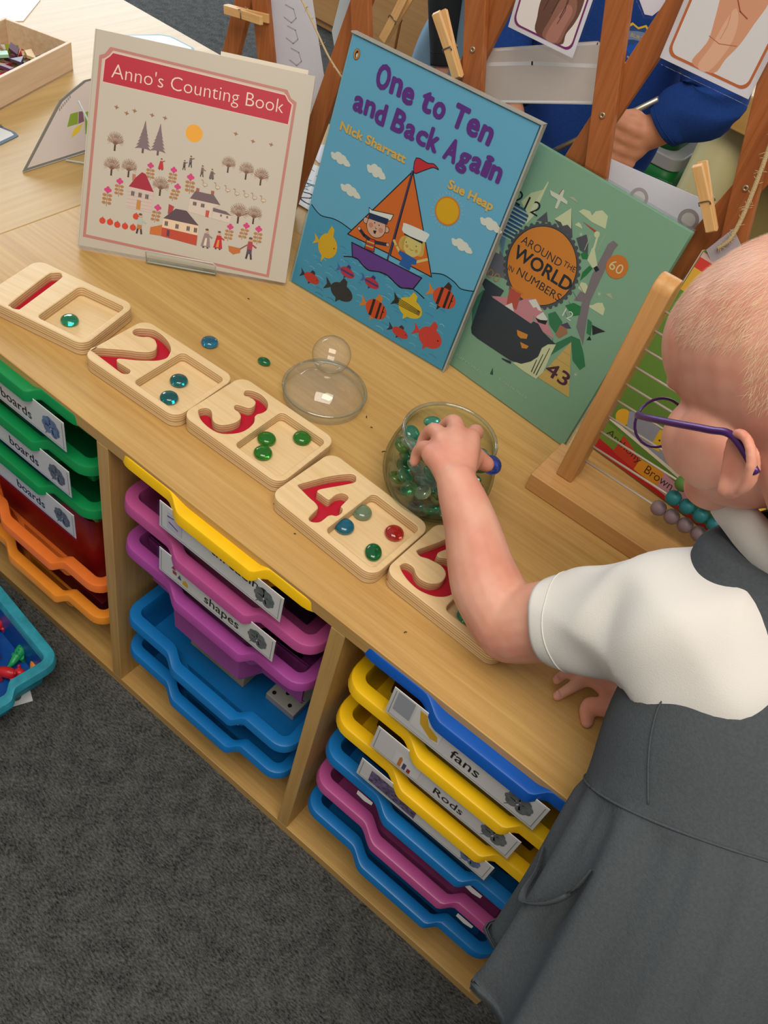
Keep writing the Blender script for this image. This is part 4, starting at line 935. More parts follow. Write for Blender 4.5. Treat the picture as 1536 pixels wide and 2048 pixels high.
for k in range(9):
    (x, y), (tx, ty) = A['people'][2*k], A['people'][2*k+1]; h = ty - y; c1, c2 = pc[k]
    for d in (-.10, .13): a.line('#3d3433', [(x + d*h, y), (x + d*h*.4, y + h*.4)], h*.09)
    if k in (0, 4, 6, 7): a.poly(c1, [(x - h*.24, y + h*.05), (x + h*.26, y + h*.05), (x + h*.13, y + h*.74), (x - h*.11, y + h*.74)])
    else: a.poly(c2, [(x - h*.12, y + h*.22), (x + h*.13, y + h*.22), (x + h*.11, y + h*.5), (x - h*.1, y + h*.5)]); a.poly(c1, [(x - h*.12, y + h*.42), (x + h*.13, y + h*.42), (x + h*.11, y + h*.78), (x - h*.1, y + h*.78)])
    if k in (6, 7): a.poly('#d8c7b4' if k == 6 else '#cf8a3a', [(x - h*.10, y + h*.10), (x + h*.05, y + h*.10), (x + h*.05, y + h*.50), (x - h*.04, y + h*.50)])
    a.line(c1, [(x + h*.05, y + h*.68), (x + h*.30, y + h*(.80 if k < 3 else .55))], h*.07)
    a.disc('#c99c7e', x + h*.02, y + h*.87, h*.09, None, 10); a.disc('#5e453a', x, y + h*.93, h*.09, h*.055, 10)
for x, y in A['geese']:
    a.disc('#a8947c', x + .4, y - .6, 3.2, 2.1, 12); a.disc('#d2c6b4', x + .5, y - .5, 2.6, 1.5, 12); a.line('#a08b74', [(x - 1.8, y + .2), (x - 2.6, y + 4.2), (x - 4.6, y + 4.4)], .8)
    a.line('#9a7f65', [(x + .2, y - 2.2), (x, y - 4.0)], .5); a.line('#9a7f65', [(x - 2.0, y - .4), (x + 3.0, y + .2)], .35)
a.build('cover_picture', r1)
# a second sheet peeping out behind it
MB().box((0.150, 0.2535, -0.0098), (0.2607, 0.2640, -0.0085)).build('loose_page', mat('page_cream', '#ddd6c8', 0.7), r1)
M_ACR = clear_sheet('clear_acrylic', '#fbfdfc', 0.16, 0.03)
M_EDGE = mat('bright_acrylic_edge', '#dfe9e6', 0.15, 0.6, trans=0.3)
def easel(loc, yaw, tilt, w, bh, lip, depth, label, n=7):
    """clear bent stand: back rest, ledge, front lip; origin at the ledge's front"""
    e = empty('display_stand', loc, yaw, label, 'display stand')
    st, ct = math.sin(tilt), math.cos(tilt); t = 0.0026
    # side view (y, z): lip top, lip bottom, ledge back, up the back, then the foot behind
    pl, pb = (-depth*ct - lip*st*0 - 0.006, 0.004 + lip), (-depth*ct, 0.004)
    sec = [pl, pb, (0.0, 0.004 - 0.0), (bh*st, 0.004 + bh*ct)]
    for name, a_, b_, ww in (('front_lip', sec[0], sec[1], w), ('ledge', sec[1], sec[2], w), ('back_rest', sec[2], sec[3], w*0.8)):
        dy, dz = b_[0]-a_[0], b_[1]-a_[1]; l = math.hypot(dy, dz); ny, nz = -dz/l*t, dy/l*t
        MB().add([(sx*ww/2, y, z) for sx in (-1, 1) for y, z in ((a_[0], a_[1]), (b_[0], b_[1]), (b_[0]-ny, b_[1]-nz), (a_[0]-ny, a_[1]-nz))], [(0,1,2,3), (7,6,5,4), (0,4,5,1), (1,5,6,2), (2,6,7,3), (3,7,4,0)]).build(name, M_ACR, e)
    q = []
    zl = sec[0]; r = 0.004
    ed = [(-w/2, sec[1][0], sec[1][1]), (-w/2, zl[0], zl[1]), (w/2 - r, zl[0], zl[1]), (w/2, zl[0] + r*.3, zl[1] - r), (w/2, sec[1][0], sec[1][1]), (-w/2, sec[1][0], sec[1][1])]
    MB().tube(ed, 0.0010, 6).build('lip_edge', M_EDGE, e, True)
    top = sec[3]
    MB().tube([(-w*.3, top[0], top[1]), (-w*.3, top[0] + bh*.35, 0.002), (w*.3, top[0] + bh*.35, 0.002), (w*.3, top[0], top[1])], 0.0016, 6).build('rear_strut', M_ACR, e, True)
    return e
mid = Vector((-0.2656, 0.1975, 0)) + Vector((math.cos(.635), math.sin(.635), 0)) * 0.133
nb = Vector((-math.sin(.635), math.cos(.635), 0))
easel((mid.x + nb.x*0.010, mid.y + nb.y*0.010, TOP), 0.635, 0.5814, 0.090, 0.15, 0.020, 0.016, "clear acrylic stand holding the cream counting book by its lower edge")

# book 2: blue cover in a clear jacket
r2 = book_root(-0.0525, 0.376, 0.5392, 0.0601, 0.1804, 'sky blue picture book with purple title, orange sailing boat and fish on its cover')
book_body(r2, 0.2477, 0.3124, 0.0065, '#74bce0', '#8fc4de', '#c9ab8c')
a = Art(); A = ART2
W2 = [A['wave1'][0]] + A['wave1'][1:] + [(80, 98), (150, 92)] + A['wave2']
def wave_dense(p): return spline(p, 4)
a.poly('#52a6cc', [(0.6, 0.6), (247, 0.6), (247, A['wave2'][-1][1])] + wave_dense(A['wave1'] + [(112, 88), (150, 84)] + A['wave2'])[::-1] + [(0.6, A['wave1'][0][1])])
rr = random.Random(3)
@layered
def ripple(a, col, pts, w): a.line(col, pts, w)
for k in range(95):
    x, y = rr.uniform(6, 225), rr.uniform(4, 80)
    w = rr.uniform(5, 14)
    ripple(a, rr.choice(['#86cbe4', '#6fb9d8', '#9ad6ea', '#3f8fbe', '#3583b2']), [(x + w*t, y + 1.5*math.sin(t*3.1)) for t in (0, .25, .5, .75, 1)], rr.uniform(.35, 1.0))
K = '#1c2230'
for wv in ('wave1', 'wave2'): a.line(K, wave_dense(A[wv]), 1.3)
a.poly('#e8722a', A['sail1']); a.poly('#e8722a', A['sail2'])
a.line(K, A['sail1'], 1.4, True); a.line(K, A['sail2'], 1.4, True)
a.line(K, A['mast'], 2.4); a.line('#6a4a8a', A['mast'], 1.0)
a.poly('#d7303c', spline(A['flag'], 3, True)); a.line(K, spline(A['flag'], 3, True), 1.0, True)
# two children in the boat
def E(key): return A[key]
fx, fy = E('girlface')[0]; frx = 13.5; fry = 13.0
a.poly('#dcb45a', spline(A['girlhair'], 4, True)); a.disc('#e8d07c', fx, fy, frx*.92, fry)
for d in range(7): a.line('#c99d45', [(fx - 13 + d*.4, fy + 9 - d*3), (fx - 15 + d*.8, fy - 3 - d*1.5)], .5)
a.line('#e8d07c', A['girlarm1'], 3.2); a.line('#e8d07c', A['girlarm2'], 3.2)
a.poly('#2d66b4', A['girlbody']); a.poly(K, A['girlband']); a.poly('#f4f2ee', spline(A['girlcap'], 3, True))
for k in (0, 1): a.disc('#4a3a20', *A['girleyes'][k], .8, None, 8)
a.line('#b0622d', [(fx - 3, fy - 4), (fx, fy - 5.2), (fx + 3, fy - 3.6)], .6); a.disc('#e39b58', fx - 7, fy - 3, 2.0); a.disc('#e39b58', fx + 7, fy - 3, 2.0)
bx_, by_ = E('boyface')[0]
for x, y in A['boyears']: a.disc(K, x, y, 4.2); a.disc('#e9b49c', x, y, 3.4)
a.disc(K, bx_, by_, 14.2, 14.2); a.disc('#eab8a0', bx_, by_, 13.4, 13.4)
for d in (-7.5, 7.5): a.disc('#e0917f', bx_ + d, by_ - 1.5, 3.2)
for k in (0, 1): a.disc(K, *A['boyeyes'][k], .9, None, 8)
a.line(K, [(bx_ - 1, by_ - 1), (bx_ + .5, by_ - 3), (bx_ + 1.4, by_ - 1.6)], .7)
a.poly(K, A['boymouth'])
a.poly(K, A['boyband']); a.poly('#f4f2ee', A['boycap']); a.line(K, A['boycap'], .9, True); a.poly('#27345e', A['boyband'])
a.poly('#cf3d3f', A['boybody'])
b0, b1_, b2_, b3_ = A['boybody']
for t, c in ((.25, '#e7b33c'), (.55, '#3a4a86'), (.62, '#e7b33c')):
    p = lambda s_, t_: (b0[0] + (b1_[0]-b0[0])*s_ + (b3_[0]-b0[0])*t_, b0[1] + (b1_[1]-b0[1])*s_ + (b3_[1]-b0[1])*t_)
    a.poly(c, [p(0, t), p(1, t), p(1, t + .14), p(0, t + .14)])
a.line(K, A['boybody'], .9, True)
for kk in ('boyarm1', 'boyarm2'): a.line('#2a2f45', A[kk], 4.4)
for x, y in (A['boyarm1'][0], A['boyarm2'][-1]): a.disc(K, x, y, 2.6); a.disc('#eab8a0', x, y, 2.0)
a.poly('#70429b', A['hull']); a.line(K, A['hull'], 1.6, True); a.line(K, spline(A['wake'], 3), 1.5)
a.disc('#e3852c', *A['sun'][0], 16.6); a.disc('#f2b418', *A['sun'][0], 14.8)
for k in range(28):
    q = 2*math.pi*k/28; x, y = A['sun'][0]
    a.line('#bcd9e2', [(x + 18.2*math.cos(q), y + 18.2*math.sin(q)), (x + (20 + 1.6*(k % 2))*math.cos(q), y + (20 + 1.6*(k % 2))*math.sin(q))], .5)
for (x, y), (w, h) in zip(A['clouds'], ((30, 17), (28, 19), (31, 17), (30, 17), (30, 17))): cloud(a, x, y, w, h)
F = A['fish']
fish(a, F[0][0], F[0][1], 38, '#edb92f', '#edb92f', '#edb92f', .85)
fish(a, F[1][0], F[1][1], 32, '#d9443c', '#3a3a40', '#3a3a40', .42)
fish(a, F[2][0], F[2][1], 46, '#3b3c40', '#3b3c40', '#3b3c40', .50)
for k in (3, 4): fish(a, F[k][0], F[k][1], 29, '#c8404f', '#4a3f86', '#5a6fb4', .44); a.line('#4a3f86', [(F[k][0] - 9, F[k][1]), (F[k][0] + 10, F[k][1])], 2.4)
for k in (5, 6): fish(a, F[k][0], F[k][1], 42, '#e4552f', '#e88a35' if k == 5 else '#4a2b2b', '#ec8a34', .60, [(-.12, 2.0, '#2b2427'), (.12, 1.8, '#2b2427'), (.26, .9, '#2b2427')])
fish(a, F[7][0], F[7][1], 46, '#efc437', '#efc437', '#3a3226', .55)
for d in (-4.5, -2.2, 0, 2.2, 4.5): a.line('#2f2a22', [(F[7][0] - 22, F[7][1] + d*.9), (F[7][0] - 4, F[7][1] + d*.8), (F[7][0] + 16, F[7][1] + d*.55)], .9)
fish(a, F[8][0], F[8][1], 32, '#d9443c', '#3a3a40', '#3a3a40', .40)
fish(a, F[9][0], F[9][1], 44, '#e2493f', '#e2493f', '#e2493f', .62)
for dx in (-3, 1, 5, 9):
    for dy in (-6, -2, 2, 6): a.line('#c93a34', [(F[9][0]+dx, F[9][1]+dy), (F[9][0]+dx+1.2, F[9][1]+dy-1.2)], .4)
V = '#6d3391'
def jitter_text(body, x, y, w, h, bold):
    tm = Art.text; ws = {}
    pos = x; widths = [0.62 if c in 'il' else (0.42 if c == ' ' else (1.15 if c in 'OTAB' else 0.95)) for c in body]
    tot = sum(widths); k = w / tot; q = random.Random(5)
    for c, wd in zip(body, widths):
        if c != ' ':
            tall = c in 'OTABktdi'
            me_h = h
            a.text(V, c, pos + 0.10*k*wd, y + q.uniform(-1.6, 1.6), k*wd*0.78, h * q.uniform(.92, 1.02), 0.0, q.uniform(-.05, .05), 0.0, bold)
        pos += k*wd
jitter_text('One to Ten', A['t1'][0][0], A['t1'][0][1] + 3, A['t1'][1][0] - A['t1'][0][0] + 2, 26.0, 1.35)
jitter_text('and Back Again', A['t2'][0][0], A['t2'][0][1] + 3, A['t2'][1][0] - A['t2'][0][0] + 4, 24.0, 1.25)
a.text('#f0bf66', 'Nick Sharratt', A['n1'][0][0], A['n1'][0][1], A['n1'][1][0] - A['n1'][0][0], 10.0, 0.0, 0.0, 0.0, 0.6)
a.text('#f0bf66', 'Sue Heap', A['n2'][0][0], A['n2'][0][1] + 1, A['n2'][1][0] - A['n2'][0][0], 10.0, 0.0, 0.0, 0.0, 0.6)
x, y = A['logo'][0]
a.disc('#3a2f28', x, y, 4.2, 5.8); a.disc('#dd8f3a', x, y, 3.9, 5.5); a.disc('#262a2b', x - .2, y - .2, 1.7, 3.6); a.disc('#f2efe6', x + .5, y - .9, 1.0, 2.3); a.disc('#262a2b', x + .3, y + 2.8, 1.2)
a.build('cover_picture', r2)
jm = clear_sheet('book_jacket_film', '#f2f6f7', 0.06, 0.15)
mb = MB().box((-0.0026, -0.0008, 0.0021), (0.2505, 0.3150, 0.0022))
mb.box((0.2505, -0.0008, -0.008), (0.2512, 0.3150, 0.0022)).box((-0.0026, 0.3150, -0.008), (0.2512, 0.3156, 0.0022))
mb.build('clear_jacket', jm, r2)
mb = MB(); mb.box((0.2500, -0.0008, -0.0085), (0.2522, 0.3155, 0.0023)).box((-0.0026, 0.3140, -0.0085), (0.2522, 0.3158, 0.0023))
mb.build('jacket_edge', mat('milky_plastic_edge', '#cfd2cd', 0.25, 0.6, trans=0.5), r2)

# book 3: green cover
r3 = book_root(0.1253, 0.4157, 0.5392, -0.081, 0.25, 'sage green book with a round orange title disc, leaning back towards the trellis')
book_body(r3, 0.2555, 0.284, 0.010, '#8fb498', '#86aa8e')
a = Art(); A = ART3
Pn = lambda c, *ns: [a.poly(c, A[n]) for n in ns]
Pn('#4b8064', 'green0'); Pn('#6c8fa8', 'blue')
bl = A['blue']
for k in range(9):
    t = k/9; x0 = bl[0][0] + (bl[5][0] - bl[0][0])*t; y0 = bl[0][1] + (bl[5][1] - bl[0][1])*t
    a.line('#36577c', [(x0, y0), (x0 + 24 - 8*t, y0 + 1)], 2.2)
    a.line('#cfd8c4', [(x0, y0 - 2.5), (x0 + 24 - 8*t, y0 - 1.5)], .8)
Pn('#cdd0a4', 'domeL'); Pn('#dcdcb2', 'sail212'); Pn('#75717a', 'mt4'); Pn('#c9c9ae', 'mt4s')
Pn('#5b5860', 'mt1', 'mt2', 'mt3'); Pn('#dcdcb2', 'mt2s')
Pn('#dcdcb2', 'cl1', 'cl2', 'cl3', 'cl4'); Pn('#bdbb9d', 'cl5', 'cl6')
Pn('#8a7b80', 'tower', 'towerarm')
tw = A['tower']
for k in range(9): a.line('#6d5f66', [(170 + k*1.2, 178 - k*12), (182 - k*.3, 172 - k*12)], .5)
Pn('#dcdcb2', 'crane', 'neck'); Pn('#b9c09c', 'leg1', 'leg2'); Pn('#c9473a', 'beak'); a.disc('#dcdcb2', *A['neck'][0], 3.4)
Pn('#2e8049', 'lf1', 'lf2', 'lf4'); Pn('#3b7f57', 'lf3', 'lf5', 'lf6'); Pn('#1f2630', 'penguin')
dc = A['disc']; cx_ = (dc[1][0] + dc[2][0]) / 2; cy_ = (dc[3][1] + dc[4][1]) / 2; rd_ = (dc[2][0] - dc[1][0]) / 2
for k in range(40):
    q = 2*math.pi*k/40; a.disc('#56555c', cx_ + (rd_ + 3.4)*math.cos(q), cy_ + (rd_ + 3.4)*math.sin(q), 2.6, None, 8)
a.disc('#56555c', cx_, cy_, rd_ + 3.4, None, 48); a.disc('#26303a', cx_, cy_, rd_ + .9, None, 48); a.disc('#e58a33', cx_, cy_, rd_, None, 48)
N_ = '#262c36'
a.text(N_, 'AROUND', A['a1'][0][0] + 1, A['a1'][0][1] - .5, A['a1'][1][0] - A['a1'][0][0] + 1, 9.6, 0.0)
a.text(N_, 'THE', A['a2'][0][0], A['a2'][0][1] + 1, A['a2'][1][0] - A['a2'][0][0], 6.6, 0.004)
a.text(N_, 'WORLD', A['a3'][0][0], A['a3'][0][1] - .5, A['a3'][1][0] - A['a3'][0][0], 15.5, 0.0, 0.0, 0.0, 0.55)
a.text(N_, 'IN', A['a4'][0][0], A['a4'][0][1] - 1.5, 7.5, 6.6, 0.004)
a.text(N_, 'NUMBERS', A['a5'][0][0] - 1, A['a5'][0][1] - .5, A['a5'][1][0] - A['a5'][0][0] + 1, 9.6, 0.0)
Pn('#3f434b', 'castle'); Pn('#d98d98', 'pink', 'pink2'); Pn('#ede7e0', 'snow'); Pn('#c9564a', 'geisha'); Pn('#d9772f', 'geishah'); Pn('#eee3dc', 'kimono')
Pn('#e9e6dd', 'panda'); Pn('#26282c', 'pandab')
Pn('#dcdcb2', 'splash'); Pn('#3a3f48', 'pot', 'potfoot'); Pn('#e39138', 'face1', 'face2'); Pn('#26282c', 'sp1', 'sp2', 'sp3')
Pn('#b07a58', 'head'); Pn('#5d4a66', 'hair'); Pn('#2b2d31', 'whale', 'whale2')
Pn('#dcb569', 'pyramid')
py = A['pyramid']
for t in (.25, .45, .62, .78):
    p = lambda i: (py[0][0] + (py[i][0]-py[0][0])*t, py[0][1] + (py[i][1]-py[0][1])*t)
    a.line('#b78f4a', [p(1), p(2)], .5)
Pn('#e3e0cc', 'plane'); a.line('#a94d45', A['plane'][2:4], .8)
a.text('#20252b', '212', A['s212'][0][0], A['s212'][0][1], A['s212'][1][0] - A['s212'][0][0] + 2, 15.5, -0.006)
a.text('#552f45', '43', A['s43'][0][0] + .5, A['s43'][0][1] - 1.5, A['s43'][1][0] - A['s43'][0][0], 17.5, 0.0, 0.0, 0.0, 0.4)
d6 = A['d60']; a.disc('#e07f2e', d6[0][0], d6[0][1], abs(d6[2][1] - d6[0][1]) * .98)
a.text('#ecd9a8', '60', A['s60'][0][0], A['s60'][0][1] + .5, A['s60'][1][0] - A['s60'][0][0], 11.0, -0.004)
a.text('#eceadb', '12', A['s12'][0][0] + 1, A['s12'][0][1], A['s12'][1][0] - A['s12'][0][0], 10.5, -0.006)
a.text('#c9925a', '00', A['s00'][0][0], A['s00'][0][1] - 1, A['s00'][1][0] - A['s00'][0][0], 11.0, -0.012)
a.text('#bdd2b6', 'CLIVE GIFFORD', A['au1'][0][0] - 10, A['au1'][0][1], A['au1'][1][0] - A['au1'][0][0] + 10, 3.6, -0.004)
a.text('#bdd2b6', 'JOSH HURLEY', A['au2'][0][0], A['au2'][0][1], A['au2'][1][0] - A['au2'][0][0], 3.6, -0.004)
t3 = A['treeicon']; a.poly('#35584a', [(t3[0][0], t3[0][1]), (t3[1][0], t3[1][1]), (t3[2][0], t3[2][1])])
for x, y in A['stars']:
    for k in range(4): a.line('#dfe4d2', [(x + 2.6*math.cos(k*.785), y + 2.6*math.sin(k*.785)), (x - 2.6*math.cos(k*.785), y - 2.6*math.sin(k*.785))], .35)
a.build('cover_picture', r3)
MB().box((-0.0016, -0.0006, 0.0012), (0.2575, 0.2861, 0.0013)).box((-0.0016, 0.2856, -0.012), (0.2575, 0.2862, 0.0013)).box((0.257, -.0006, -.012), (0.2576, .2862, .0013)).build('clear_jacket', jm, r3)

# book 4 behind the abacus
r4 = book_root(0.395, 0.424, 0.5392, -0.10, 0.24, 'picture book with a green, red and amber cover behind the abacus wires')
book_body(r4, 0.235, 0.262, 0.009, '#5d8136', '#c9a9a2')
a = Art()
a.poly('#5d8136', [(1, 1), (234, 1), (234, 261), (1, 261)])
a.poly('#c9a9a2', [(1, 255), (234, 255), (234, 261), (1, 261)]); a.poly('#c53a32', [(1, 243), (234, 243), (234, 255), (1, 255)])
a.poly('#d2a33a', [(1, 216), (234, 216), (234, 243), (1, 243)])
a.disc('#dba52e', 25, 57, 10)
a.poly('#8d92a0', [(27, 67), (42, 74), (110, 66), (190, 62), (190, 25), (107, 36), (37, 44)])
a.poly('#b9272c', [(1, 1), (233, 1), (233, 5), (122, 8), (71, 14), (1, 20)])
a.poly('#6d8f38', [(1, 18), (37, 14.4), (37, 38), (1, 40)]); a.poly('#c2402c', [(37, 13), (70, 10), (70, 26), (38, 38)]); a.poly('#dc962d', [(70, 10), (104, 9), (103, 29), (70, 26)]); a.poly('#c794a6', [(104, 7), (150, 5), (150, 26), (103, 29)])
a.poly('#d9d2c2', [(1, 46), (16, 47.5), (111, 39), (190, 30), (190, 26), (107, 35.5), (9, 44)])
a.poly('#d8b02f', [(69.5, 70.6), (78.1, 73), (82.9, 47.3), (71, 45.5)])
for x, y in ((76, 68.5), (76.2, 59), (76, 50)): a.disc('#5d2e22', x, y, 1.3, None, 10)
a.text('#3a2a22', 'Anthony', 18, 27, 54, 9, -0.004, -0.14); a.text('#3a2a22', 'Brown', 82, 14.6, 38, 11.5, -0.004, 0.02)
a.build('cover_picture', r4)
# ------------------------------------------------------------------ trellis with pegs and hanging cards
tr = empty('trellis', (0, 0.50, TOP), 0, 'folding brown wooden trellis standing on the table edge behind the books', 'trellis')
ZR = 0.868 - TOP
XR = [-0.27, -0.10, 0.067, 0.238, 0.408, 0.578, 0.748]
def slat(x, k, y0, y1, z0, z1):
    w = 0.0135; dx = w * math.sqrt(1 + k*k)
    poly = [(x + k*(z0-ZR) - dx, z0), (x + k*(z0-ZR) + dx, z0), (x + k*(z1-ZR) + dx, z1), (x + k*(z1-ZR) - dx, z1)]
    mb = MB(); vs = [(px, y0, pz) for px, pz in poly] + [(px, y1, pz) for px, pz in poly]
    mb.add(vs, [(0,1,2,3), (7,6,5,4), (0,4,5,1), (1,5,6,2), (2,6,7,3), (3,7,4,0)])
    return mb.build('slat', M_SLAT, tr, bevel=0.0012)
for x in XR:
    slat(x, -0.285, -0.010, -0.001, 0.0006, 0.70)
    slat(x, 0.235, 0.001, 0.010, 0.0006, 0.70)
M_BRASS = mat('rivet_metal', '#b9a88c', 0.35, 0.5, 0.8)
for x in XR:
    for dx, dz in ((0, 0), (0.085 + 0.0075, -0.32)):
        if x == XR[-1] and dx: continue
        z = max(ZR + dz, 0.012)
        MB().lathe([(0.0012, 0.0), (0.0014, 0.0012), (0.0028, 0.0014), (0.0034, 0.0008), (0.0034, 0.0)], 14).build('rivet', M_BRASS, tr, True, loc=(x + dx, -0.0101, z), rot=(math.pi/2, 0, 0))
def peg(x, z, ang, label, y=0.482, l=0.072):
    """wooden spring peg: two legs and a wire spring; ang turns it in the trellis plane"""
    t = empty('clothes_peg', (x, y, z), 0, label, 'clothes peg', 'wooden pegs on the trellis', rot=(0, ang, 0))
    for s in (1, -1):
        poly = [(s*0.0004, -l/2), (s*0.0052, -l/2 + .002), (s*0.0058, -0.004), (s*0.0074, l*.2), (s*0.0092, l/2 - .002), (s*0.0050, l/2), (s*0.0026, l*.1), (s*0.0006, 0.0)]
        M = Matrix(((0, 0, 1, 0), (1, 0, 0, 0), (0, 1, 0, 0), (0, 0, 0, 1)))
        MB().prism([(a_, b_) for a_, b_ in poly], -0.0052, 0.0052, 0, M).build('peg_leg', M_PEG, t, bevel=0.0006)
    sp = [(-0.0058, 0.0055*math.cos(q*.9), -0.003 + 0.003*math.sin(q*.9)) for q in range(8)]
    MB().tube([(-.0058, -.0062, -.006), (-.0058, -.0066, -.002), (.0058, -.0066, -.002), (.0058, -.0062, -.006)], 0.0007, 6).tube([(-.0058, .0062, -.006), (-.0058, .0066, -.002), (.0058, .0066, -.002), (.0058, .0062, -.006)], 0.0007, 6).build('spring', mat('spring_wire', '#8c8577', 0.35, .5, 1.0), t, True)
    return t
peg(0.0405, 0.8635, math.radians(-39), 'wooden peg gripping the grey strip card above the blue book')
peg(0.3785, 0.845, math.radians(-39), 'wooden peg on the right, clipping the white card behind the green book')
peg(-0.2655, 0.783, math.radians(80), 'pale wooden peg lying sideways at the upper left, on the leftmost slat')
peg(-0.0575, 0.853, math.radians(21), 'wooden peg partly behind a slat above the blue book', 0.516)
M_CARD = paper('white_card', '#ecebf0', 0.5)
M_CARDG = paper('grey_card', '#e3dad3', 0.6)
def hang_card(name, poly, y, label, cat, card, film=0.006, art=None, group=None):
    """laminated card in the trellis plane: polygon in (x, z)"""
    x0 = sum(p[0] for p in poly)/len(poly); z0 = sum(p[1] for p in poly)/len(poly)
    t = empty(name, (x0, y, z0), 0, label, cat, group)
    M = Matrix(((1, 0, 0, 0), (0, 0, 1, 0), (0, 1, 0, 0), (0, 0, 0, 1)))
    pl = [(x - x0, z - z0) for x, z in poly]
    MB().prism(pl, -0.0002, 0.0002, 0, M).build('card', card, t)
    r = [(x*(1 + film/max(math.hypot(x, z), .01)), z*(1 + film/max(math.hypot(x, z), .01))) for x, z in pl]
    MB().prism(r, -0.0009, -0.0006, 0, M).build('laminate', M_FILM, t)
    if art:
        a = Art(); art(a); fs = []
        mb = a.mb
        mb.v = [(x - x0, -0.0003 - z, y_ - z0) for x, y_, z in mb.v]
        mb.build('picture', a.mats, t)
    return t
def sk(pts): return [(x*1000, z*1000) for x, z in pts]
def rr_(x0, z0, x1, z1, r=.008): return [(p[0], p[1]) for p in rrect(x1-x0, z1-z0, r, 5, (x0+x1)/2, (z0+z1)/2)]
def fist_art(a):
    o = rr_(0.1085, 0.9115, 0.1825, 1.028); i = rr_(0.1105, 0.9135, 0.1805, 1.026)
    a.poly('#7b2d6d', sk(o)); a.poly('#ebe6e8', sk(i))
    a.poly('#6d4a40', sk(spline([(.1385, .9137), (.134, .928), (.1325, .945), (.1365, .972), (.150, .985), (.168, .984), (.177, .968), (.1785, .950), (.176, .937), (.171, .925), (.169, .9137)], 4, True)))
    a.poly('#96685c', sk(spline([(.146, .9137), (.149, .932), (.153, .950), (.160, .962), (.170, .958), (.174, .945), (.170, .930), (.166, .9137)], 4, True)))
    a.poly('#b07c72', sk(spline([(.150, .9137), (.155, .935), (.163, .950), (.170, .946), (.167, .930), (.163, .9137)], 4, True)))
    for k in range(3): a.line('#4a302b', sk([(.1385 + k*.010, .936), (.142 + k*.010, .952), (.140 + k*.0105, .975)]), .9)
    a.line('#5b3a34', sk([(.158, .930), (.162, .944), (.160, .957), (.153, .962)]), .8)
def wrist_art(a):
    o = rr_(0.2785, 0.9475, 0.3655, 1.075); i = rr_(0.281, 0.950, 0.363, 1.0725)
    a.poly('#bf6a3c', sk(o)); a.poly('#dfe0e6', sk(i))
    a.poly('#d9a080', sk(spline([(.3055, .950), (.309, .965), (.311, .975), (.3075, .995), (.303, 1.02), (.307, 1.045), (.325, 1.055), (.343, 1.045), (.3475, 1.02), (.344, 1.0), (.340, .98), (.334, .965), (.329, .950)], 4, True)))
    a.poly('#e6b79b', sk(spline([(.312, .950), (.316, .970), (.318, .990), (.322, 1.005), (.330, .995), (.332, .975), (.324, .950)], 4, True)))
    a.line('#b06a52', sk([(.310, .9765), (.322, .974), (.338, .978)]), .7)
    a.line('#a8503f', sk([(.320, 1.012), (.327, 1.004), (.336, 1.001)]), 1.2)
    a.line('#c98a6c', sk([(.321, .978), (.322, .990), (.320, 1.0)]), .6)
hang_card('hand_sign_card', [(0.1045, 0.907), (0.1865, 0.907), (0.1865, 1.032), (0.1045, 1.032)], 0.484, 'laminated card of a closed fist in a purple frame, hung on the trellis', 'card', M_CARD, 0.005, fist_art, 'hand sign cards on the trellis')
hang_card('hand_sign_card', [(0.2735, 0.9425), (0.3705, 0.9425), (0.3705, 1.08), (0.2735, 1.08)], 0.484, 'laminated card of a hand and wrist in an orange frame, hung on the trellis', 'card', M_CARD, 0.006, wrist_art, 'hand sign cards on the trellis')
def strip_art(a):
    o = [(0.043, .8415), (0.060, .8585), (0.195, .9195), (0.2135, .919), (0.2275, .890), (0.2235, .870), (0.093, .8155), (0.060, .815)]
    a.line('#f4f3f4', sk(o), 2.2, True)
    a.line('#f2f1f3', sk([(0.070, .848), (0.130, .8735), (0.208, .9015)]), 4.0)
hang_card('number_strip_card', [(0.040, .842), (0.059, .8605), (0.194, .9215), (0.2145, .921), (0.2300, .890), (0.2255, .868), (0.093, .8135), (0.058, .813)], 0.494 + 0.009*0 + 0.022, 'grey laminated card with a white stroke, pegged behind the trellis slats', 'card', M_CARDG, 0.003, strip_art)
def ring_card(a):
    for x, z, r in ((.305, .798, .011), (.366, .802, .012)):
        a.disc('#b7afb6', x*1000, z*1000, r*1000); a.disc('#e2e0e6', x*1000, z*1000, r*650)
hang_card('number_card', [(0.170, .700), (0.238, .812), (0.254, .821), (0.3835, .8295), (0.3905, .819), (0.3865, .797), (0.372, .787), (0.34, .70)], 0.5155, 'white laminated card with faint grey rings behind the green book', 'card', M_CARD, 0.004, ring_card)
def loops(a):
    for k, (x, z) in enumerate(((-.2185, .795), (-.2115, .772), (-.2015, .748))): a.line('#bfbac4', sk([(x - .010, z + .008), (x + .004, z + .008), (x + .010, z - .001), (x + .003, z - .009), (x - .010, z - .007)]), 1.6)
hang_card('number_card', [(-0.262, .800), (-0.245, .700), (-0.16, .690), (-0.142, .722), (-0.187, .826), (-.215, .85), (-.25, .83)], 0.516, 'tall white laminated card with faint grey loops behind the leftmost slat', 'card', M_CARD, 0.005, loops)
hang_card('number_card', [(-0.121, .872), (-0.108, .848), (-0.128, .785), (-0.142, .783), (-0.150, .800), (-0.145, .838), (-.135, .866)], 0.517, 'narrow milky laminated card end hanging beside the diagonal slat and string', 'card', paper('milky_card', '#d8e0e6'), 0.003)
hang_card('number_card', [(0.224, .990), (0.246, .988), (0.2455, .972), (0.239, .9625), (0.231, .961), (0.215, .975), (.19, .985), (.19, 1.01), (.22, 1.02)], 0.518, 'white laminated card corner behind the middle slat at the top edge', 'card', M_CARD, 0.003)
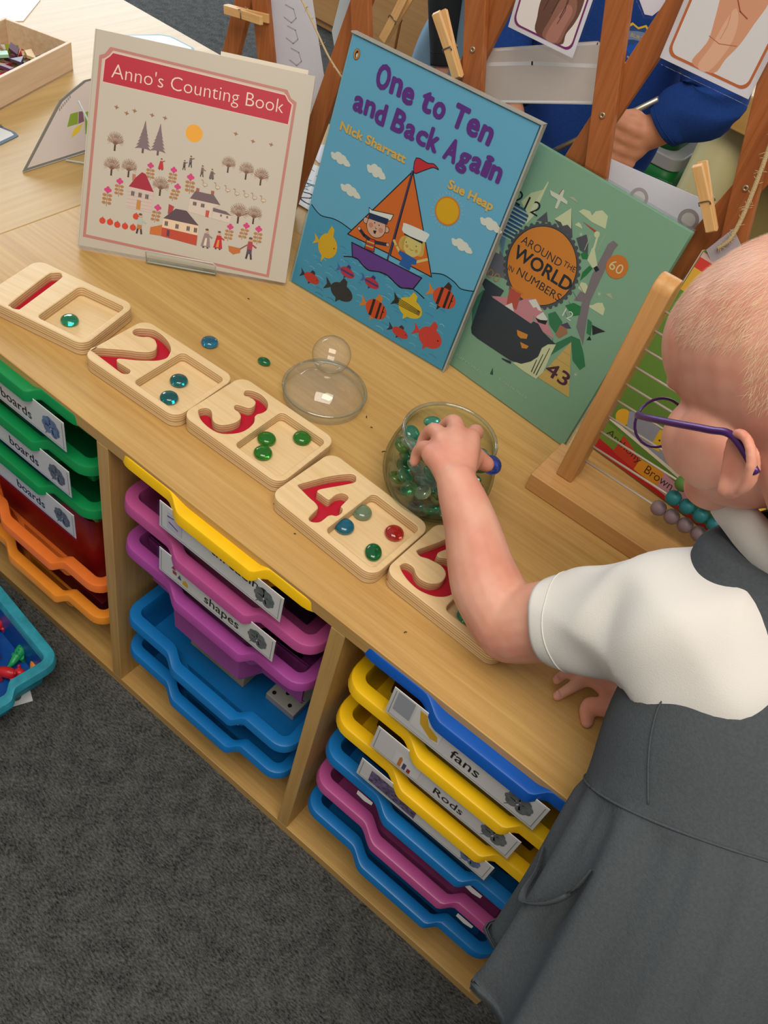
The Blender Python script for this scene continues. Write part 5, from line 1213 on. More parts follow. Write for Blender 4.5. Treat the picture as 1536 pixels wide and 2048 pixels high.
hang_card('number_card', [(0.404, .797), (0.418, .830), (0.434, .818), (0.425, .780)], 0.4835, 'small clear card corner at the right slat above the abacus', 'card', mat('lilac_card', '#b9b1bb', 0.3), 0.003)
M_STRING = mat('jute_string', '#c9b48a', 0.9, bump=0.6, bscale=900)
def cord(name, pts, r, label, hairs=0):
    mb = MB(); path = spline(pts, 8)
    mb.tube(path, r, 7)
    q = random.Random(2)
    for k in range(hairs):
        p = path[q.randrange(len(path))]
        mb.tube([p, (p[0] + q.uniform(-.006, .006), p[1] - q.uniform(0, .004), p[2] + q.uniform(-.006, .006))], 0.00025, 4)
    return tag(mb.build(name, M_STRING, None, True), label, 'string')
cord('jute_string', [(-0.200, .484, .845), (-0.177, .484, .831), (-0.148, .483, .807), (-0.124, .482, .787), (-0.103, .483, .773), (-0.075, .487, .755)], 0.0013, 'thin jute string slanting across the diagonal slat between the two left books', 26)
cord('jute_rope', [(0.405, .481, .94), (0.413, .480, .900), (0.418, .480, .868), (0.421, .480, .842), (0.421, .479, .820), (.415, .480, .806)], 0.0022, 'frayed jute rope hanging down the right slat near the head', 60)

# ------------------------------------------------------------------ things on the pale tables
WB = math.atan2(-0.954, 0.30)
M_WHITEWOOD = wood('whitewashed_pine', '#cfae8a', '#e5cdb0', 'X', 0.5, 0.8)
wb = empty('wooden_box', (-0.673, 0.523, TOP - 0.0008), WB, 'open whitewashed wooden box of coloured tile pieces on the pale table', 'box')
BL, BW, BH, BT = 0.26, 0.125, 0.046, 0.006
MB().box((0, -BW, 0), (BL, 0, 0.004)).build('box_floor', M_WHITEWOOD, wb)
for a_, b_ in (((0, -BT, 0), (BL, 0, BH)), ((0, -BW, 0), (BL, -BW + BT, BH)), ((0, -BW + BT, 0), (BT, -BT, BH)), ((BL - BT, -BW + BT, 0), (BL, -BT, BH))):
    MB().box(a_, b_).build('box_side', M_WHITEWOOD, wb, bevel=0.0008)
rb = random.Random(21); cols = [('lime green', '#8ea32b'), ('teal', '#2f8d94'), ('plum', '#5d3350'), ('crimson', '#b3243f'), ('sand', '#d8b982'), ('mint', '#9fd0b4'), ('purple', '#584a66'), ('white', '#e2dfd6')]
shapes = [('square', [(-1, -1), (1, -1), (1, 1), (-1, 1)]), ('triangle', [(-1.2, -.8), (1.2, -.8), (0, 1.2)]), ('diamond', [(-1.7, 0), (0, -.9), (1.7, 0), (0, .9)]), ('trapezium', [(-2, -.85), (2, -.85), (1, .85), (-1, .85)])]
cB, sB = math.cos(WB), math.sin(WB)
cells = [(i, k) for i in range(8) for k in range(4)]; seen_t = {}
for n_, (i, k) in enumerate(cells + [(i + .5, k + .5) for i in range(7) for k in range(3)] + [(i + 1, k + .9) for i in range(6) for k in range(2)]):
    lvl = 0 if n_ < 32 else (1 if n_ < 53 else 2)
    cn, ch = cols[rb.randrange(8)]; sn, sp_ = shapes[rb.randrange(4)]
    lx, ly = 0.021 + 0.0305*i + rb.uniform(-.003, .003), -0.019 - 0.029*k + rb.uniform(-.003, .003)
    s = 0.0095 if sn != 'trapezium' else 0.0075
    sc = [(x*s, y*s) for x, y in sp_]
    o = MB().prism(sc, 0, 0.005).build('tile_piece', mat('tile_' + cn.replace(' ', '_'), ch, 0.4), bevel=0.0004)
    tx, ty_ = (rb.uniform(-.12, .12), rb.uniform(-.12, .12)) if not lvl else (rb.uniform(-.3, .3), rb.uniform(-.3, .3))
    o.location = (-0.673 + lx*cB - ly*sB, 0.523 + lx*sB + ly*cB, TOP + 0.0062 + 0.0085*lvl); o.rotation_euler = (tx, ty_, rb.uniform(0, 3))
    tag(o, '%s %s tile piece heaped in the whitewashed box' % (cn, sn), 'tile piece', '%s %s tiles in the wooden box' % (cn, sn))
def flat_card(name, poly, z, label, border, inner, art=None, inset=0.006, cat='card'):
    x0 = sum(p[0] for p in poly)/len(poly); y0 = sum(p[1] for p in poly)/len(poly)
    t = empty(name, (x0, y0, z), 0, label, cat)
    pl = [(x-x0, y-y0) for x, y in poly]
    MB().prism(pl, 0, 0.0012).build('card', border, t)
    inn = [(x*(1 - inset/max(math.hypot(x, y), .01)), y*(1 - inset/max(math.hypot(x, y), .01))) for x, y in pl]
    MB().prism(inn, 0.0012, 0.0014).build('card_face', inner, t)
    if art:
        a = Art(0.00142); art(a); a.mb.v = [(x - x0, y - y0, z_) for x, y, z_ in a.mb.v]; a.build('picture', a and t)
    return t
ZT = TOP - 0.0009
M_BLUEB = mat('blue_border', '#5f7590', 0.5); M_WHITEC = mat('bright_card', '#dfe5ea', 0.45)
def txt1(a): a.text('#555a60', '1026', -590, 286, 32, 10, 0, 0.9)
flat_card('laminated_card', [(-0.660, .300), (-0.5775, .3115), (-0.550, .3175), (-0.541, .3155), (-0.5385, .307), (-0.532, .2785), (-0.56, .23), (-0.65, .20)], ZT, 'white card with a blue grey border lying at the left edge of the pale table', M_BLUEB, M_WHITEC, txt1)
flat_card('laminated_card', [(-0.745, .695), (-0.722, .758), (-0.709, .771), (-0.694, .774), (-0.650, .776), (-.635, .765), (-0.62, .70)], ZT, 'pale blue bordered card lying behind the cream counting book', mat('sky_border', '#7fa6bb', 0.5), M_WHITEC)
flat_card('paper_sheet', [(-1.06, .50), (-1.00, .64), (-0.925, .655), (-0.862, .570), (-0.90, .46)], ZT, 'bright white paper sheet at the top left corner of the pale table', mat('bright_paper', '#f2f4f6', 0.6), mat('bright_paper', '#f2f4f6', 0.6), cat='paper')
def sea_art(a):
    q = random.Random(4)
    for k in range(26):
        x, y = q.uniform(-262, -200), q.uniform(570, 640)
        a.line(q.choice(['#4aa3c9', '#6fb9d6', '#3b7f9c', '#2f5f75']), [(x, y), (x + q.uniform(-14, 14), y + q.uniform(-8, 8)), (x + q.uniform(-16, 16), y + q.uniform(-10, 10))], q.uniform(.6, 2.4))
flat_card('number_card', [(-0.275, .640), (-0.224, .655), (-0.170, .585), (-0.215, .545)], ZT, 'white card scribbled in light blue on the back table between the two left books', mat('off_white_card', '#dfe3e6', 0.5), mat('off_white_card', '#dfe3e6', 0.5), sea_art)
def two_art(a):
    a.line('#5d6066', spline([(-196, 566), (-184, 571), (-178, 562), (-188, 549), (-176, 545), (-160, 548)], 5), 3.2)
flat_card('number_card', [(-0.213, .562), (-0.192, .580), (-0.125, .560), (-0.118, .535), (-0.195, .533)], ZT + .0016, 'white card with a grey handwritten 2 on the back table', mat('off_white_card', '#dfe3e6', 0.5), mat('off_white_card', '#dfe3e6', 0.5), two_art)
flat_card('number_card', [(-0.305, .682), (-0.265, .735), (-0.225, .700), (-0.245, .660)], ZT, 'small lilac white card farthest back between the two left books', mat('lilac_white', '#d9d8e4', 0.5), mat('lilac_white', '#d9d8e4', 0.5))
# the pattern card leaning on its own clear stand
pc_ = empty('pattern_card', (-0.454, 0.258, TOP - 0.0002 + 0.0018), 0, 'grey edged pattern card with green and yellow shapes on a clear stand', 'card')
tl = math.radians(30.5)
Mc = Matrix(((0, -math.sin(tl), math.cos(tl)), (1, 0, 0), (0, math.cos(tl), math.sin(tl)))).to_4x4()
pp = [(0, 0), (0.0885, 0.0655), (0.100, 0.0735), (0.118, 0.080), (0.150, 0.090), (0.205, 0.090), (0.235, 0.05), (0.205, 0.0)]
MB().prism(pp, -0.004, 0.0, 0, Mc).build('card', mat('grey_board', '#77746c', 0.5), pc_)
ii = [(0.0075, 0.0028), (0.089, 0.0625), (0.101, 0.0705), (0.119, 0.0770), (0.151, 0.0872), (0.203, 0.087), (0.231, 0.05), (0.203, 0.0028)]
MB().prism(ii, 0.0, 0.0004, 0, Mc).build('card_face', mat('dim_card', '#cbbfba', 0.5), pc_)
mb = MB(); ms = [mat('print_green_tile', '#7f9a2b', .5), mat('print_plum_tile', '#7b5563', .5), mat('print_yellow_tile', '#d6bb2e', .5), mat('print_pencil', '#9a918c', .6)]
for k, (poly, m) in enumerate([([(0.093, .038), (.112, .038), (.120, .053), (.106, .053)], 0), ([(.113, .038), (.124, .039), (.128, .052), (.121, .053)], 1), ([(.092, .0225), (.110, .028), (.120, .037), (.104, .034)], 2), ([(.118, .022), (.150, .030), (.150, .05), (.130, .05)], 0)]):
    mb.face([Mc @ Vector((x, y, .00045)) for x, y in poly], m)
for k in range(7):
    mb.face([Mc @ Vector(p) for p in ((.090 + .004*k, .060 + .002*k, .00045), (.0925 + .004*k, .0605 + .002*k, .00045), (.0935 + .004*k, .064 + .002*k, .00045), (.091 + .004*k, .0635 + .002*k, .00045))], 3)
mb.build('printed_shapes', ms, pc_)
st_ = empty('display_stand', (-0.452, 0.335, TOP - 0.001), 0, 'small clear acrylic stand under the grey edged pattern card', 'display stand')
MB().tube([(0.002, -0.008, 0.0022), (0.030, 0.016, 0.0022), (0.034, 0.022, 0.004), (0.026, 0.024, 0.05), (-0.01, 0.03, 0.075)], 0.0015, 8).build('stand_rail', M_EDGE, st_, True)
MB().add([(0.004, 0.0, .0008), (.030, .020, .0008), (.030, .07, .0008), (.004, .07, .0008)], [(0, 1, 2, 3)]).build('stand_ledge', M_ACR, st_)

# ------------------------------------------------------------------ blue tray of animal counters on the carpet
ft = empty('storage_tray', (-0.060, -0.204, 0.0008), math.radians(83), 'blue tray of plastic animal counters standing on the carpet', 'tray')
b_ = put('tray_body', tray_mesh(0.0735), [], ft, True); b_.data.materials.clear(); b_.data.materials.append(mat('worn_aqua_rim', '#2c93ab', 0.55, var=0.22, vscale=60)); b_.data.materials.append(mat('deep_blue_tray', '#0c4a9c', 0.35))
nring = len(plan(0.0))
for i, pg in enumerate(b_.data.polygons):
    if i // nring < 2 or i == len(b_.data.polygons) - 2: pg.material_index = 1
lbf = MB().add([(0, 0, 0.0006), (0.175, 0, 0.0006), (0.175, 0.0, 0.0014), (0, 0, 0.0014), (0, .045, .0006), (.175, .045, .0006), (.175, .045, .0014), (0, .045, .0014)], [(3, 2, 6, 7), (0, 4, 5, 1), (0, 1, 2, 3), (4, 7, 6, 5), (0, 3, 7, 4), (1, 5, 6, 2)]).build('label_card', M_PAPER, loc=(-0.0985, -0.205, 0), rot=(0, 0, math.radians(64)))
lbf.location = (-0.130, -0.262, 0.0); tag(lbf, 'fallen white label with a dark petal print under the corner of the floor tray', 'label')
mb = MB(); shamrock(mb, 0, 0, 0.016, 0, 0); mb.v = [(x, z, 0.0016) for x, y, z in mb.v]; mb.f = [tuple(reversed(f)) for f in mb.f]
mb.build('petal_picture', mat('dark_petal_print', '#5c6560', .5), lbf, loc=(0.150, .022, 0))
def counter(col, loc, rz, kind, label, s=1.0, roll=0.0):
    """small moulded animal: body, neck, head, tail and four legs in one piece"""
    mb = MB()
    mb.ball((0, 0, 0.014), (0.014, 0.0075, 0.008), 16, 10)
    if kind == 'dinosaur':
        mb.tube(spline([(0.010, 0, .017), (.017, 0, .026), (.021, 0, .035), (.027, 0, .037)], 4), [.006, .0055, .005, .0045, .004, .0037, .0036, .0036, .0036, .0037, .0038, .004, .003], 10)
        mb.tube(spline([(-.010, 0, .014), (-.022, 0, .012), (-.032, 0, .016)], 4), [.0065, .006, .0052, .0045, .0038, .003, .0023, .0016, .0008], 10)
        for k in range(6): mb.prism([(-.010 + .0042*k - .0018, 0), (-.010 + .0042*k + .0018, 0), (-.010 + .0042*k, .005)], -.0007, .0007, 0, Matrix.Translation((0, 0, .0205)) @ Matrix(((1, 0, 0, 0), (0, 0, 1, 0), (0, 1, 0, 0), (0, 0, 0, 1))))
    else:
        mb.ball((.017, 0, .021), (.0075, .0062, .0065), 14, 10); mb.ball((.0245, 0, .019), (.004, .004, .0035), 10, 8)
        for sy in (-1, 1): mb.ball((.0145, sy*.0055, .0275), (.0022, .0026, .003), 8, 6)
        mb.tube([(-.013, 0, .018), (-.019, 0, .021), (-.022, 0, .019)], [.002, .0016, .001], 8)
    for lx in (-.009, .009):
        for sy in (-1, 1): mb.tube([(lx, sy*.0048, .012), (lx + .001, sy*.0056, .004), (lx + .0015, sy*.0056, 0.0)], [.0042, .0034, .0036], 9)
    o = mb.build('animal_counter', mat('counter_' + col[0], col[1], 0.35), None, True, loc=loc, rot=(roll, 0, rz)); o.scale = (s, s, s)
    md = o.modifiers.new('blend', 'REMESH'); md.mode = 'VOXEL'; md.voxel_size = 0.0009; md.use_smooth_shade = True
    return tag(o, label, 'animal counter', 'animal counters in the floor tray')
RD, OR, GN = ('red', '#c4262f'), ('orange', '#df5a2b'), ('green', '#1f9a5c')
fz = 0.0055
counter(RD, (-0.106, -0.106, fz), 0.5, 'bear', 'red animal counter resting against the near rim of the floor tray', 1.15)
counter(GN, (-0.123, -0.068, fz), 1.9, 'dinosaur', 'green dinosaur counter standing in the floor tray', 1.15)
counter(OR, (-0.155, -0.098, fz), 2.6, 'dinosaur', 'orange animal counter with a long tail beside the green one', 1.25)
counter(RD, (-0.185, -0.070, fz), 1.2, 'bear', 'red animal counter at the far side of the floor tray', 1.2)
counter(('amber', '#e0862d'), (-0.090, -0.070, fz), 2.4, 'bear', 'amber animal counter in the corner of the floor tray', 1.0)
counter(('purple', '#5b3f86'), (-0.150, -0.150, fz), 0.4, 'bear', 'purple animal counter at the left frame edge in the floor tray', 1.1)
counter(OR, (-0.200, -0.125, fz), 3.6, 'dinosaur', 'orange animal counter deeper in the floor tray', 1.1)

# ------------------------------------------------------------------ far classroom furniture
cab = empty('low_cabinet', (-1.66, 2.28, 0), 0, 'light wooden cabinet across the room beyond the trellis', 'cabinet')
M_PINE = wood('pine_cabinet', '#c9935c', '#dcae7a', 'X', 0.5, .4)
MB().box((0, 0.02, 0), (0.95, 0.5, 0.85)).build('carcass', M_PINE, cab, bevel=.003)
for x in (0.01, 0.48): MB().box((x, 0, .03), (x + .46, .02, .83)).build('door', M_PINE, cab, bevel=.002)
ftb = empty('classroom_table', (0.155, 1.30, 0), 0, 'far classroom table with a thick cream leg seen through the trellis', 'table')
MB().box((0, 0, .635), (1.2, .7, .70)).build('table_top', wood('honey_table_top', '#c2944e', '#d3a863', 'X', .45, .5), ftb, bevel=.004)
MB().tube([(.035, .09, 0), (.035, .09, .635)], .05, 24).build('leg', mat('cream_paint', '#cfc794', .5), ftb, True)
MB().tube([(1.15, .09, 0), (1.15, .09, .635)], .05, 24).build('leg', MATS['cream_paint'], ftb, True)
MB().box((.09, .14, 0.02), (1.14, .17, .635)).build('modesty_panel', mat('olive_board', '#9c8a55', .6), ftb)
def crate(loc, w, d, h, lid, label):
    t = empty('storage_crate', loc, 0, label, 'crate', 'green crates under the far table')
    rings = [[(x, y, z) for x, y in rrect(w*s, d*s, .03, 4)] for s, z in ((.86, 0), (.97, h - .05), (1.0, h - .05), (1.0, h), (.94, h), (.84, .01))]
    mb = MB(); mb.loft(rings); n = len(rings[0]); mb.f += [tuple(range(n))[::-1], tuple(range(5*n, 6*n))]; mb.m += [0, 0]
    mb.build('crate_body', mat('green_plastic', '#0f7a35', .4), t, True)
    if lid: MB().prism(rrect(w, d, .03, 4), h + .001, h + .03).build('lid', mat('grey_lid', '#b4b6b8', .4), t, bevel=.004)
    return t
crate((-.08, 1.58, 0), .40, .34, .47, True, 'lower green crate with a grey lid behind the cream table leg')
crate((-.08, 1.58, .502), .40, .34, .30, False, 'upper green crate stacked on the grey lid')
# ------------------------------------------------------------------ people
def skin_mat(name, c, red):
    m = bpy.data.materials.new(name); m.use_nodes = True; nt = m.node_tree; b = nt.nodes['Principled BSDF']
    b.inputs['Roughness'].default_value = 0.5; b.inputs['Specular IOR Level'].default_value = 0.35
    b.inputs['Subsurface Weight'].default_value = 0.35; b.inputs['Subsurface Radius'].default_value = (1.0, 0.35, 0.2); b.inputs['Subsurface Scale'].default_value = 0.008
    tc = nt.nodes.new('ShaderNodeTexCoord'); n = nt.nodes.new('ShaderNodeTexNoise'); n.inputs['Scale'].default_value = 22; n.inputs['Detail'].default_value = 3
    nt.links.new(tc.outputs['Object'], n.inputs['Vector'])
    r = nt.nodes.new('ShaderNodeValToRGB'); r.color_ramp.elements[0].position = .35; r.color_ramp.elements[1].position = .70
    r.color_ramp.elements[0].color = lin(c); r.color_ramp.elements[1].color = lin(red)
    nt.links.new(n.outputs['Fac'], r.inputs['Fac']); nt.links.new(r.outputs['Color'], b.inputs['Base Color'])
    n2 = nt.nodes.new('ShaderNodeTexNoise'); n2.inputs['Scale'].default_value = 500; nt.links.new(tc.outputs['Object'], n2.inputs['Vector'])
    bp = nt.nodes.new('ShaderNodeBump'); bp.inputs['Strength'].default_value = .06; bp.inputs['Distance'].default_value = .001
    nt.links.new(n2.outputs['Fac'], bp.inputs['Height']); nt.links.new(bp.outputs['Normal'], b.inputs['Normal'])
    return m
def cloth(name, c, c2, rough=0.9, scale=900, sheen=0.3):
    m = mat(name, c, rough, 0.2, bump=0.25, bscale=scale, var=0.10, vscale=scale*0.6, sheen=0.0)
    return m
M_SKIN = skin_mat('fair_skin', '#deaa96', '#cf8a76')
M_GREY = cloth('grey_pinafore_cloth', '#4a5056', '', .95, 700)
M_SHIRT = mat('white_polo_cotton', '#d9d8d6', .85, .2, bump=0.12, bscale=900)
M_BLUEJ = cloth('royal_blue_fleece', '#1d3f86', '', .95, 500)
def norm(v): return Vector(v).normalized()
def frame(F, up=(0, 0, 1)):
    F = norm(F); L = Vector(up).cross(F).normalized(); U = F.cross(L)
    return Matrix((F, L, U)).transposed()
def add_head(mb, H, R3, s=1.0):
    def B(c, r): mb.ball(Vector(H) + R3 @ (Vector(c) * s), tuple(x*s for x in r), 28, 18, 0, R3)
    B((-.006, 0, .024), (.090, .072, .078)); B((.033, 0, .024), (.058, .064, .058)); B((.018, 0, .030), (.066, .068, .062)); B((-.045, 0, .005), (.048, .058, .055))
    B((.021, 0, -.040), (.050, .051, .052))
    for sd in (1, -1): B((.036, .029*sd, -.044), (.029, .028, .031)); B((.012, .048*sd, -.045), (.030, .014, .030))
    B((.044, 0, -.082), (.022, .025, .018)); B((.061, 0, -.040), (.011, .0100, .009)); B((.056, 0, -.026), (.010, .008, .018))
    B((.065, 0, -.060), (.010, .017, .0045)); B((.064, 0, -.0665), (.010, .015, .005))
    for sd in (1, -1):
        B((.064, .026*sd, -.008), (.010, .017, .006))
        # ear: rim, bowl and lobe
        ex, ez = -.028, -.031
        pts = [Vector(H) + R3 @ (Vector((x*.92 + ex, (.0665 + d)*sd, z*.92 + ez)) * s) for x, d, z in ((.004, .000, -.034), (.003, .001, -.018), (-.001, .004, -.003), (-.010, .008, .004), (-.021, .010, .000), (-.025, .009, -.014), (-.020, .006, -.028), (-.009, .003, -.038), (.001, .001, -.038))]
        mb.tube(spline(pts, 4), .0038*s, 10)
        B((-.010 + ex, .0675*sd, -.017 + ez), (.014, .0040, .018)); B((-.001 + ex, .069*sd, -.034 + ez), (.007, .0045, .007))
def chain(mb, pts, rad, n=14, sub=5):
    p = spline([tuple(x) for x in pts], sub); k = len(p)
    rr_ = np.interp(np.linspace(0, 1, k), np.linspace(0, 1, len(rad)), rad)
    mb.tube(p, list(rr_), n, cap=True); mb.ball(p[-1], rr_[-1], 12, 8); mb.ball(p[0], rr_[0], 12, 8)
def body_obj(mb, mats, parent, voxel=0.0024, it=7):
    o = mb.build('body', mats, parent, True)
    md = o.modifiers.new('one_skin', 'REMESH'); md.mode = 'VOXEL'; md.voxel_size = voxel; md.use_smooth_shade = True
    sm = o.modifiers.new('soften', 'SMOOTH'); sm.factor = 0.5; sm.iterations = it
    return o
def eyes(parent, H, R3, s=1.0, iris='#5b7f9c'):
    for sd in (1, -1):
        c = Vector(H) + R3 @ (Vector((.0525, .0265*sd, -.024)) * s)
        e = MB().ball(c, .0098*s, 16, 12).build('eye', mat('eye_white', '#ece8e2', .2), parent, True)
        MB().ball(c + R3 @ Vector((.0066*s, 0, -.0005)), (.0040*s,)*3, 12, 8).build('iris', mat('iris_' + iris[1:], iris, .15), e, True)
def rings_from(centers, ab, F0, N=72, warp=None):
    """cloth loft: elliptical rings square to the centre line; ab = (half width, half depth)"""
    out = []; C_ = [Vector(c) for c in centers]
    for i, c in enumerate(C_):
        t = (C_[min(i+1, len(C_)-1)] - C_[max(i-1, 0)]).normalized()
        F = Vector(F0); F = (F - t * F.dot(t)).normalized(); L = t.cross(F)
        a, b = ab[i]; ring = []
        for k in range(N):
            q = 2*math.pi*k/N; s = warp(i/(len(C_)-1), q) if warp else 1.0
            ring.append(c + (L * (a*math.cos(q)) + F * (b*math.sin(q))) * s)
        out.append(ring)
    return out
def dense(cent, ab, n=4):
    d = spline([tuple(c) + tuple(r) for c, r in zip(cent, ab)], n)
    return [p[:3] for p in d], [p[3:] for p in d]
def keep_out(p, inset=0.004):
    """cloth pressed against the storage unit stays outside it"""
    x, y, z = p
    if z < TOP + inset and x < UX1 + inset and y > -inset:
        dz, dx, dy = TOP + inset - z, UX1 + inset - x, y + inset
        m_ = min(dz, dx, dy)
        if m_ == dy: y = -inset
        elif m_ == dx: x = UX1 + inset
        else: z = TOP + inset
    return Vector((x, y, z))

# ---- the girl at the unit
girl = empty('person', (0.76, -0.07, 0.0), 0, 'child in a grey pinafore, white polo shirt and purple glasses reaching into the glass jar', 'person')
G0 = Vector(girl.location)
HG = Vector((0.550, 0.139, 0.9025)); RG = frame((-0.62, 0.37, -0.50), (0.10, 0.05, 1))
mb = MB()
add_head(mb, HG, RG, 1.0)
NB = Vector((0.635, 0.135, 0.795))
chain(mb, [HG + RG @ Vector((-.030, 0, -.035)), HG + RG @ Vector((-.055, 0, -.085)), NB, (0.658, 0.110, 0.745)], [.040, .034, .034, .045])
SL, EL, WL = Vector((0.596, 0.086, 0.738)), Vector((0.474, 0.068, 0.5995)), Vector((0.366, 0.115, 0.667))
chain(mb, [NB - Vector((0, 0, .045)), SL, SL.lerp(EL, .5), EL + Vector((.006, -.001, .004))], [.034, .036, .038, .0345], 18)
chain(mb, [EL + Vector((.006, -.001, .004)), EL.lerp(WL, .28) + Vector((-.004, -.002, -.001)), EL.lerp(WL, .7), WL], [.0345, .0335, .0255, .0195], 18)
# left hand: back of the hand, five fingers bent down into the jar
THB = [(0.3535, 0.1660, 0.6560), (0.3595, 0.1745, 0.6510), (0.3655, 0.1790, 0.6475)]
NUGP = (0.3665, 0.1900, 0.6380)
mc = [Vector(p) for p in ((0.3415, 0.174, 0.6705), (0.330, 0.166, 0.6735), (0.3245, 0.149, 0.6715), (0.3255, 0.132, 0.666))]
for k, m_ in enumerate(mc):
    chain(mb, [WL + Vector((0, 0, -.003)), WL.lerp(m_, .55) + Vector((0, 0, .001)), m_ - Vector((0, 0, .003))], [.0165, .0135, .0108], 12)
chain(mb, [WL, (0.345, 0.140, 0.660), (0.334, 0.155, 0.658)], [.016, .0165, .011], 12)
fin = [[(0.3415, 0.174, 0.6690), (0.335, 0.2005, 0.655), (0.326, 0.204, 0.637), (0.321, 0.196, 0.626)],
       [(0.330, 0.166, 0.6725), (0.3145, 0.186, 0.6625), (0.304, 0.190, 0.643), (0.305, 0.180, 0.630)],
       [(0.3245, 0.149, 0.6705), (0.3070, 0.1635, 0.6600), (0.299, 0.166, 0.642), (0.302, 0.158, 0.631)],
       [(0.3255, 0.132, 0.6655), (0.3120, 0.1425, 0.6540), (0.305, 0.146, 0.640), (0.307, 0.141, 0.631)]]
for f_, r in zip(fin, (.0084, .0086, .0082, .0074)): chain(mb, f_, [r, r*1.05, r*.86, r*.74], 12)
chain(mb, [WL + Vector((-.008, .016, -.006)), THB[0], THB[1], THB[2]], [.014, .0118, .0095, .0082], 12)
# right arm and hand resting on the top
SR, ER, WR = Vector((0.728, 0.176, 0.764)), Vector((0.730, 0.168, 0.605)), Vector((0.630, 0.118, 0.574))
chain(mb, [NB - Vector((0, 0, .045)), SR, SR.lerp(ER, .5), ER], [.034, .036, .036, .032], 16)
chain(mb, [ER, ER.lerp(WR, .4), WR], [.032, .030, .0195], 16)
mr = [Vector(p) for p in ((0.583, 0.101, 0.5665), (0.576, 0.112, 0.5675), (0.577, 0.124, 0.566), (0.582, 0.135, 0.563))]
for m_ in mr: chain(mb, [WR, WR.lerp(m_, .6), m_], [.0145, .0115, .0078], 12)
fr_ = [[(0.583, 0.101, 0.5665), (0.5640, 0.1030, 0.5635), (0.5545, 0.090, 0.5530), (0.5490, 0.0785, 0.5448)],
       [(0.576, 0.112, 0.5675), (0.5530, 0.1105, 0.5630), (0.5435, 0.1015, 0.5530), (0.5400, 0.0935, 0.5448)],
       [(0.577, 0.124, 0.566), (0.556, 0.127, 0.5615), (0.546, 0.122, 0.552), (0.541, 0.116, 0.5448)],
       [(0.582, 0.135, 0.563), (0.565, 0.142, 0.558), (0.556, 0.141, 0.550), (0.551, 0.138, 0.5446)]]
for f_, r in zip(fr_, (.0064, .0064, .0061, .0055)): chain(mb, f_, [r*1.05, r*1.05, r*.92, r*.80], 12)
chain(mb, [WR + Vector((-.008, -.012, -.002)), (0.592, 0.0885, 0.5630), (0.5765, 0.0830, 0.5570), (0.5840, 0.0755, 0.5452)], [.013, .0088, .0078, .0066], 12)
# trunk and legs inside the clothes
chain(mb, [(0.657, 0.122, 0.750), (0.678, 0.048, 0.660), (0.715, -0.03, 0.56), (0.760, -0.075, 0.45)], [.050, .060, .066, .072], 18)
for sx, fx_ in (((0.742, -0.118), (0.735, -0.150)), ((0.800, -0.070), (0.812, -0.080))):
    chain(mb, [(sx[0], sx[1], .44), (sx[0], sx[1], .25), (fx_[0], fx_[1], .06)], [.050, .036, .026], 14)
    chain(mb, [(fx_[0], fx_[1], .030), (fx_[0] - .03, fx_[1] + .05, .026)], [.028, .022], 12)
mb.v = [tuple(Vector(p) - G0) for p in mb.v]
gb = body_obj(mb, [M_SKIN], girl, 0.0022, 9)
eyes(girl, HG - G0, RG)
# nails on the resting hand and the reaching thumb
for c, d in (((0.5487, 0.0785, 0.5502), (-.5, -.7, .35)), ((0.5397, 0.0938, 0.5500), (-.4, -.8, .35))):
    R_ = frame(d); MB().ball(Vector(c) - G0, (.0036, .0034, .0011), 12, 8, 0, R_).build('fingernail', mat('nail_pink', '#e2aea6', .3), girl, True)
# fine blond hair
dg = bpy.context.evaluated_depsgraph_get(); me = gb.evaluated_get(dg).to_mesh()
from mathutils.bvhtree import BVHTree
bv = BVHTree.FromPolygons([v.co.copy() for v in me.vertices], [tuple(p.vertices) for p in me.polygons])
gb.evaluated_get(dg).to_mesh_clear()
rh = random.Random(9); mh = MB()
n_h = 0
while n_h < 10000:
    d = Vector((rh.gauss(0, 1), rh.gauss(0, 1), rh.gauss(0, 1))).normalized()
    if d.z < -0.42 or d.x > 0.45 + 0.95*max(d.z, 0) or (d.x > .15 and d.z < -.05) or (abs(d.y) > .75 and d.z < .05 and d.x > -.35): continue
    o_ = HG - G0 + RG @ (Vector((-.004, 0, .018)) + d * .16)
    hit = bv.ray_cast(o_, (HG - G0 + RG @ Vector((-.004, 0, .018)) - o_).normalized())
    if hit[0] is None: continue
    p, nrm = hit[0], hit[1]
    # combed forward and down from the crown
    crown = HG - G0 + RG @ Vector((-.05, 0, .09))
    t = (p - crown); t = (t - nrm * t.dot(nrm)).normalized()
    t = (t + Vector((rh.gauss(0, .28), rh.gauss(0, .28), rh.gauss(0, .28)))); t = (t - nrm * t.dot(nrm)).normalized()
    w = nrm.cross(t) * rh.uniform(.00006, .00011); l = rh.uniform(.006, .012)
    a_ = p + nrm * .0001; b_ = p + t * l*.5 + nrm * rh.uniform(.0003, .0010); c_ = p + t * l + nrm * rh.uniform(.0001, .0011)
    mh.add([a_ - w, a_ + w, b_ + w*.8, b_ - w*.8, c_], [(0, 1, 2, 3), (3, 2, 4)]); n_h += 1
mh.build('hair', mat('pale_blond_hair', '#ecd0b0', .5, .4, var=.08, vscale=60), girl)
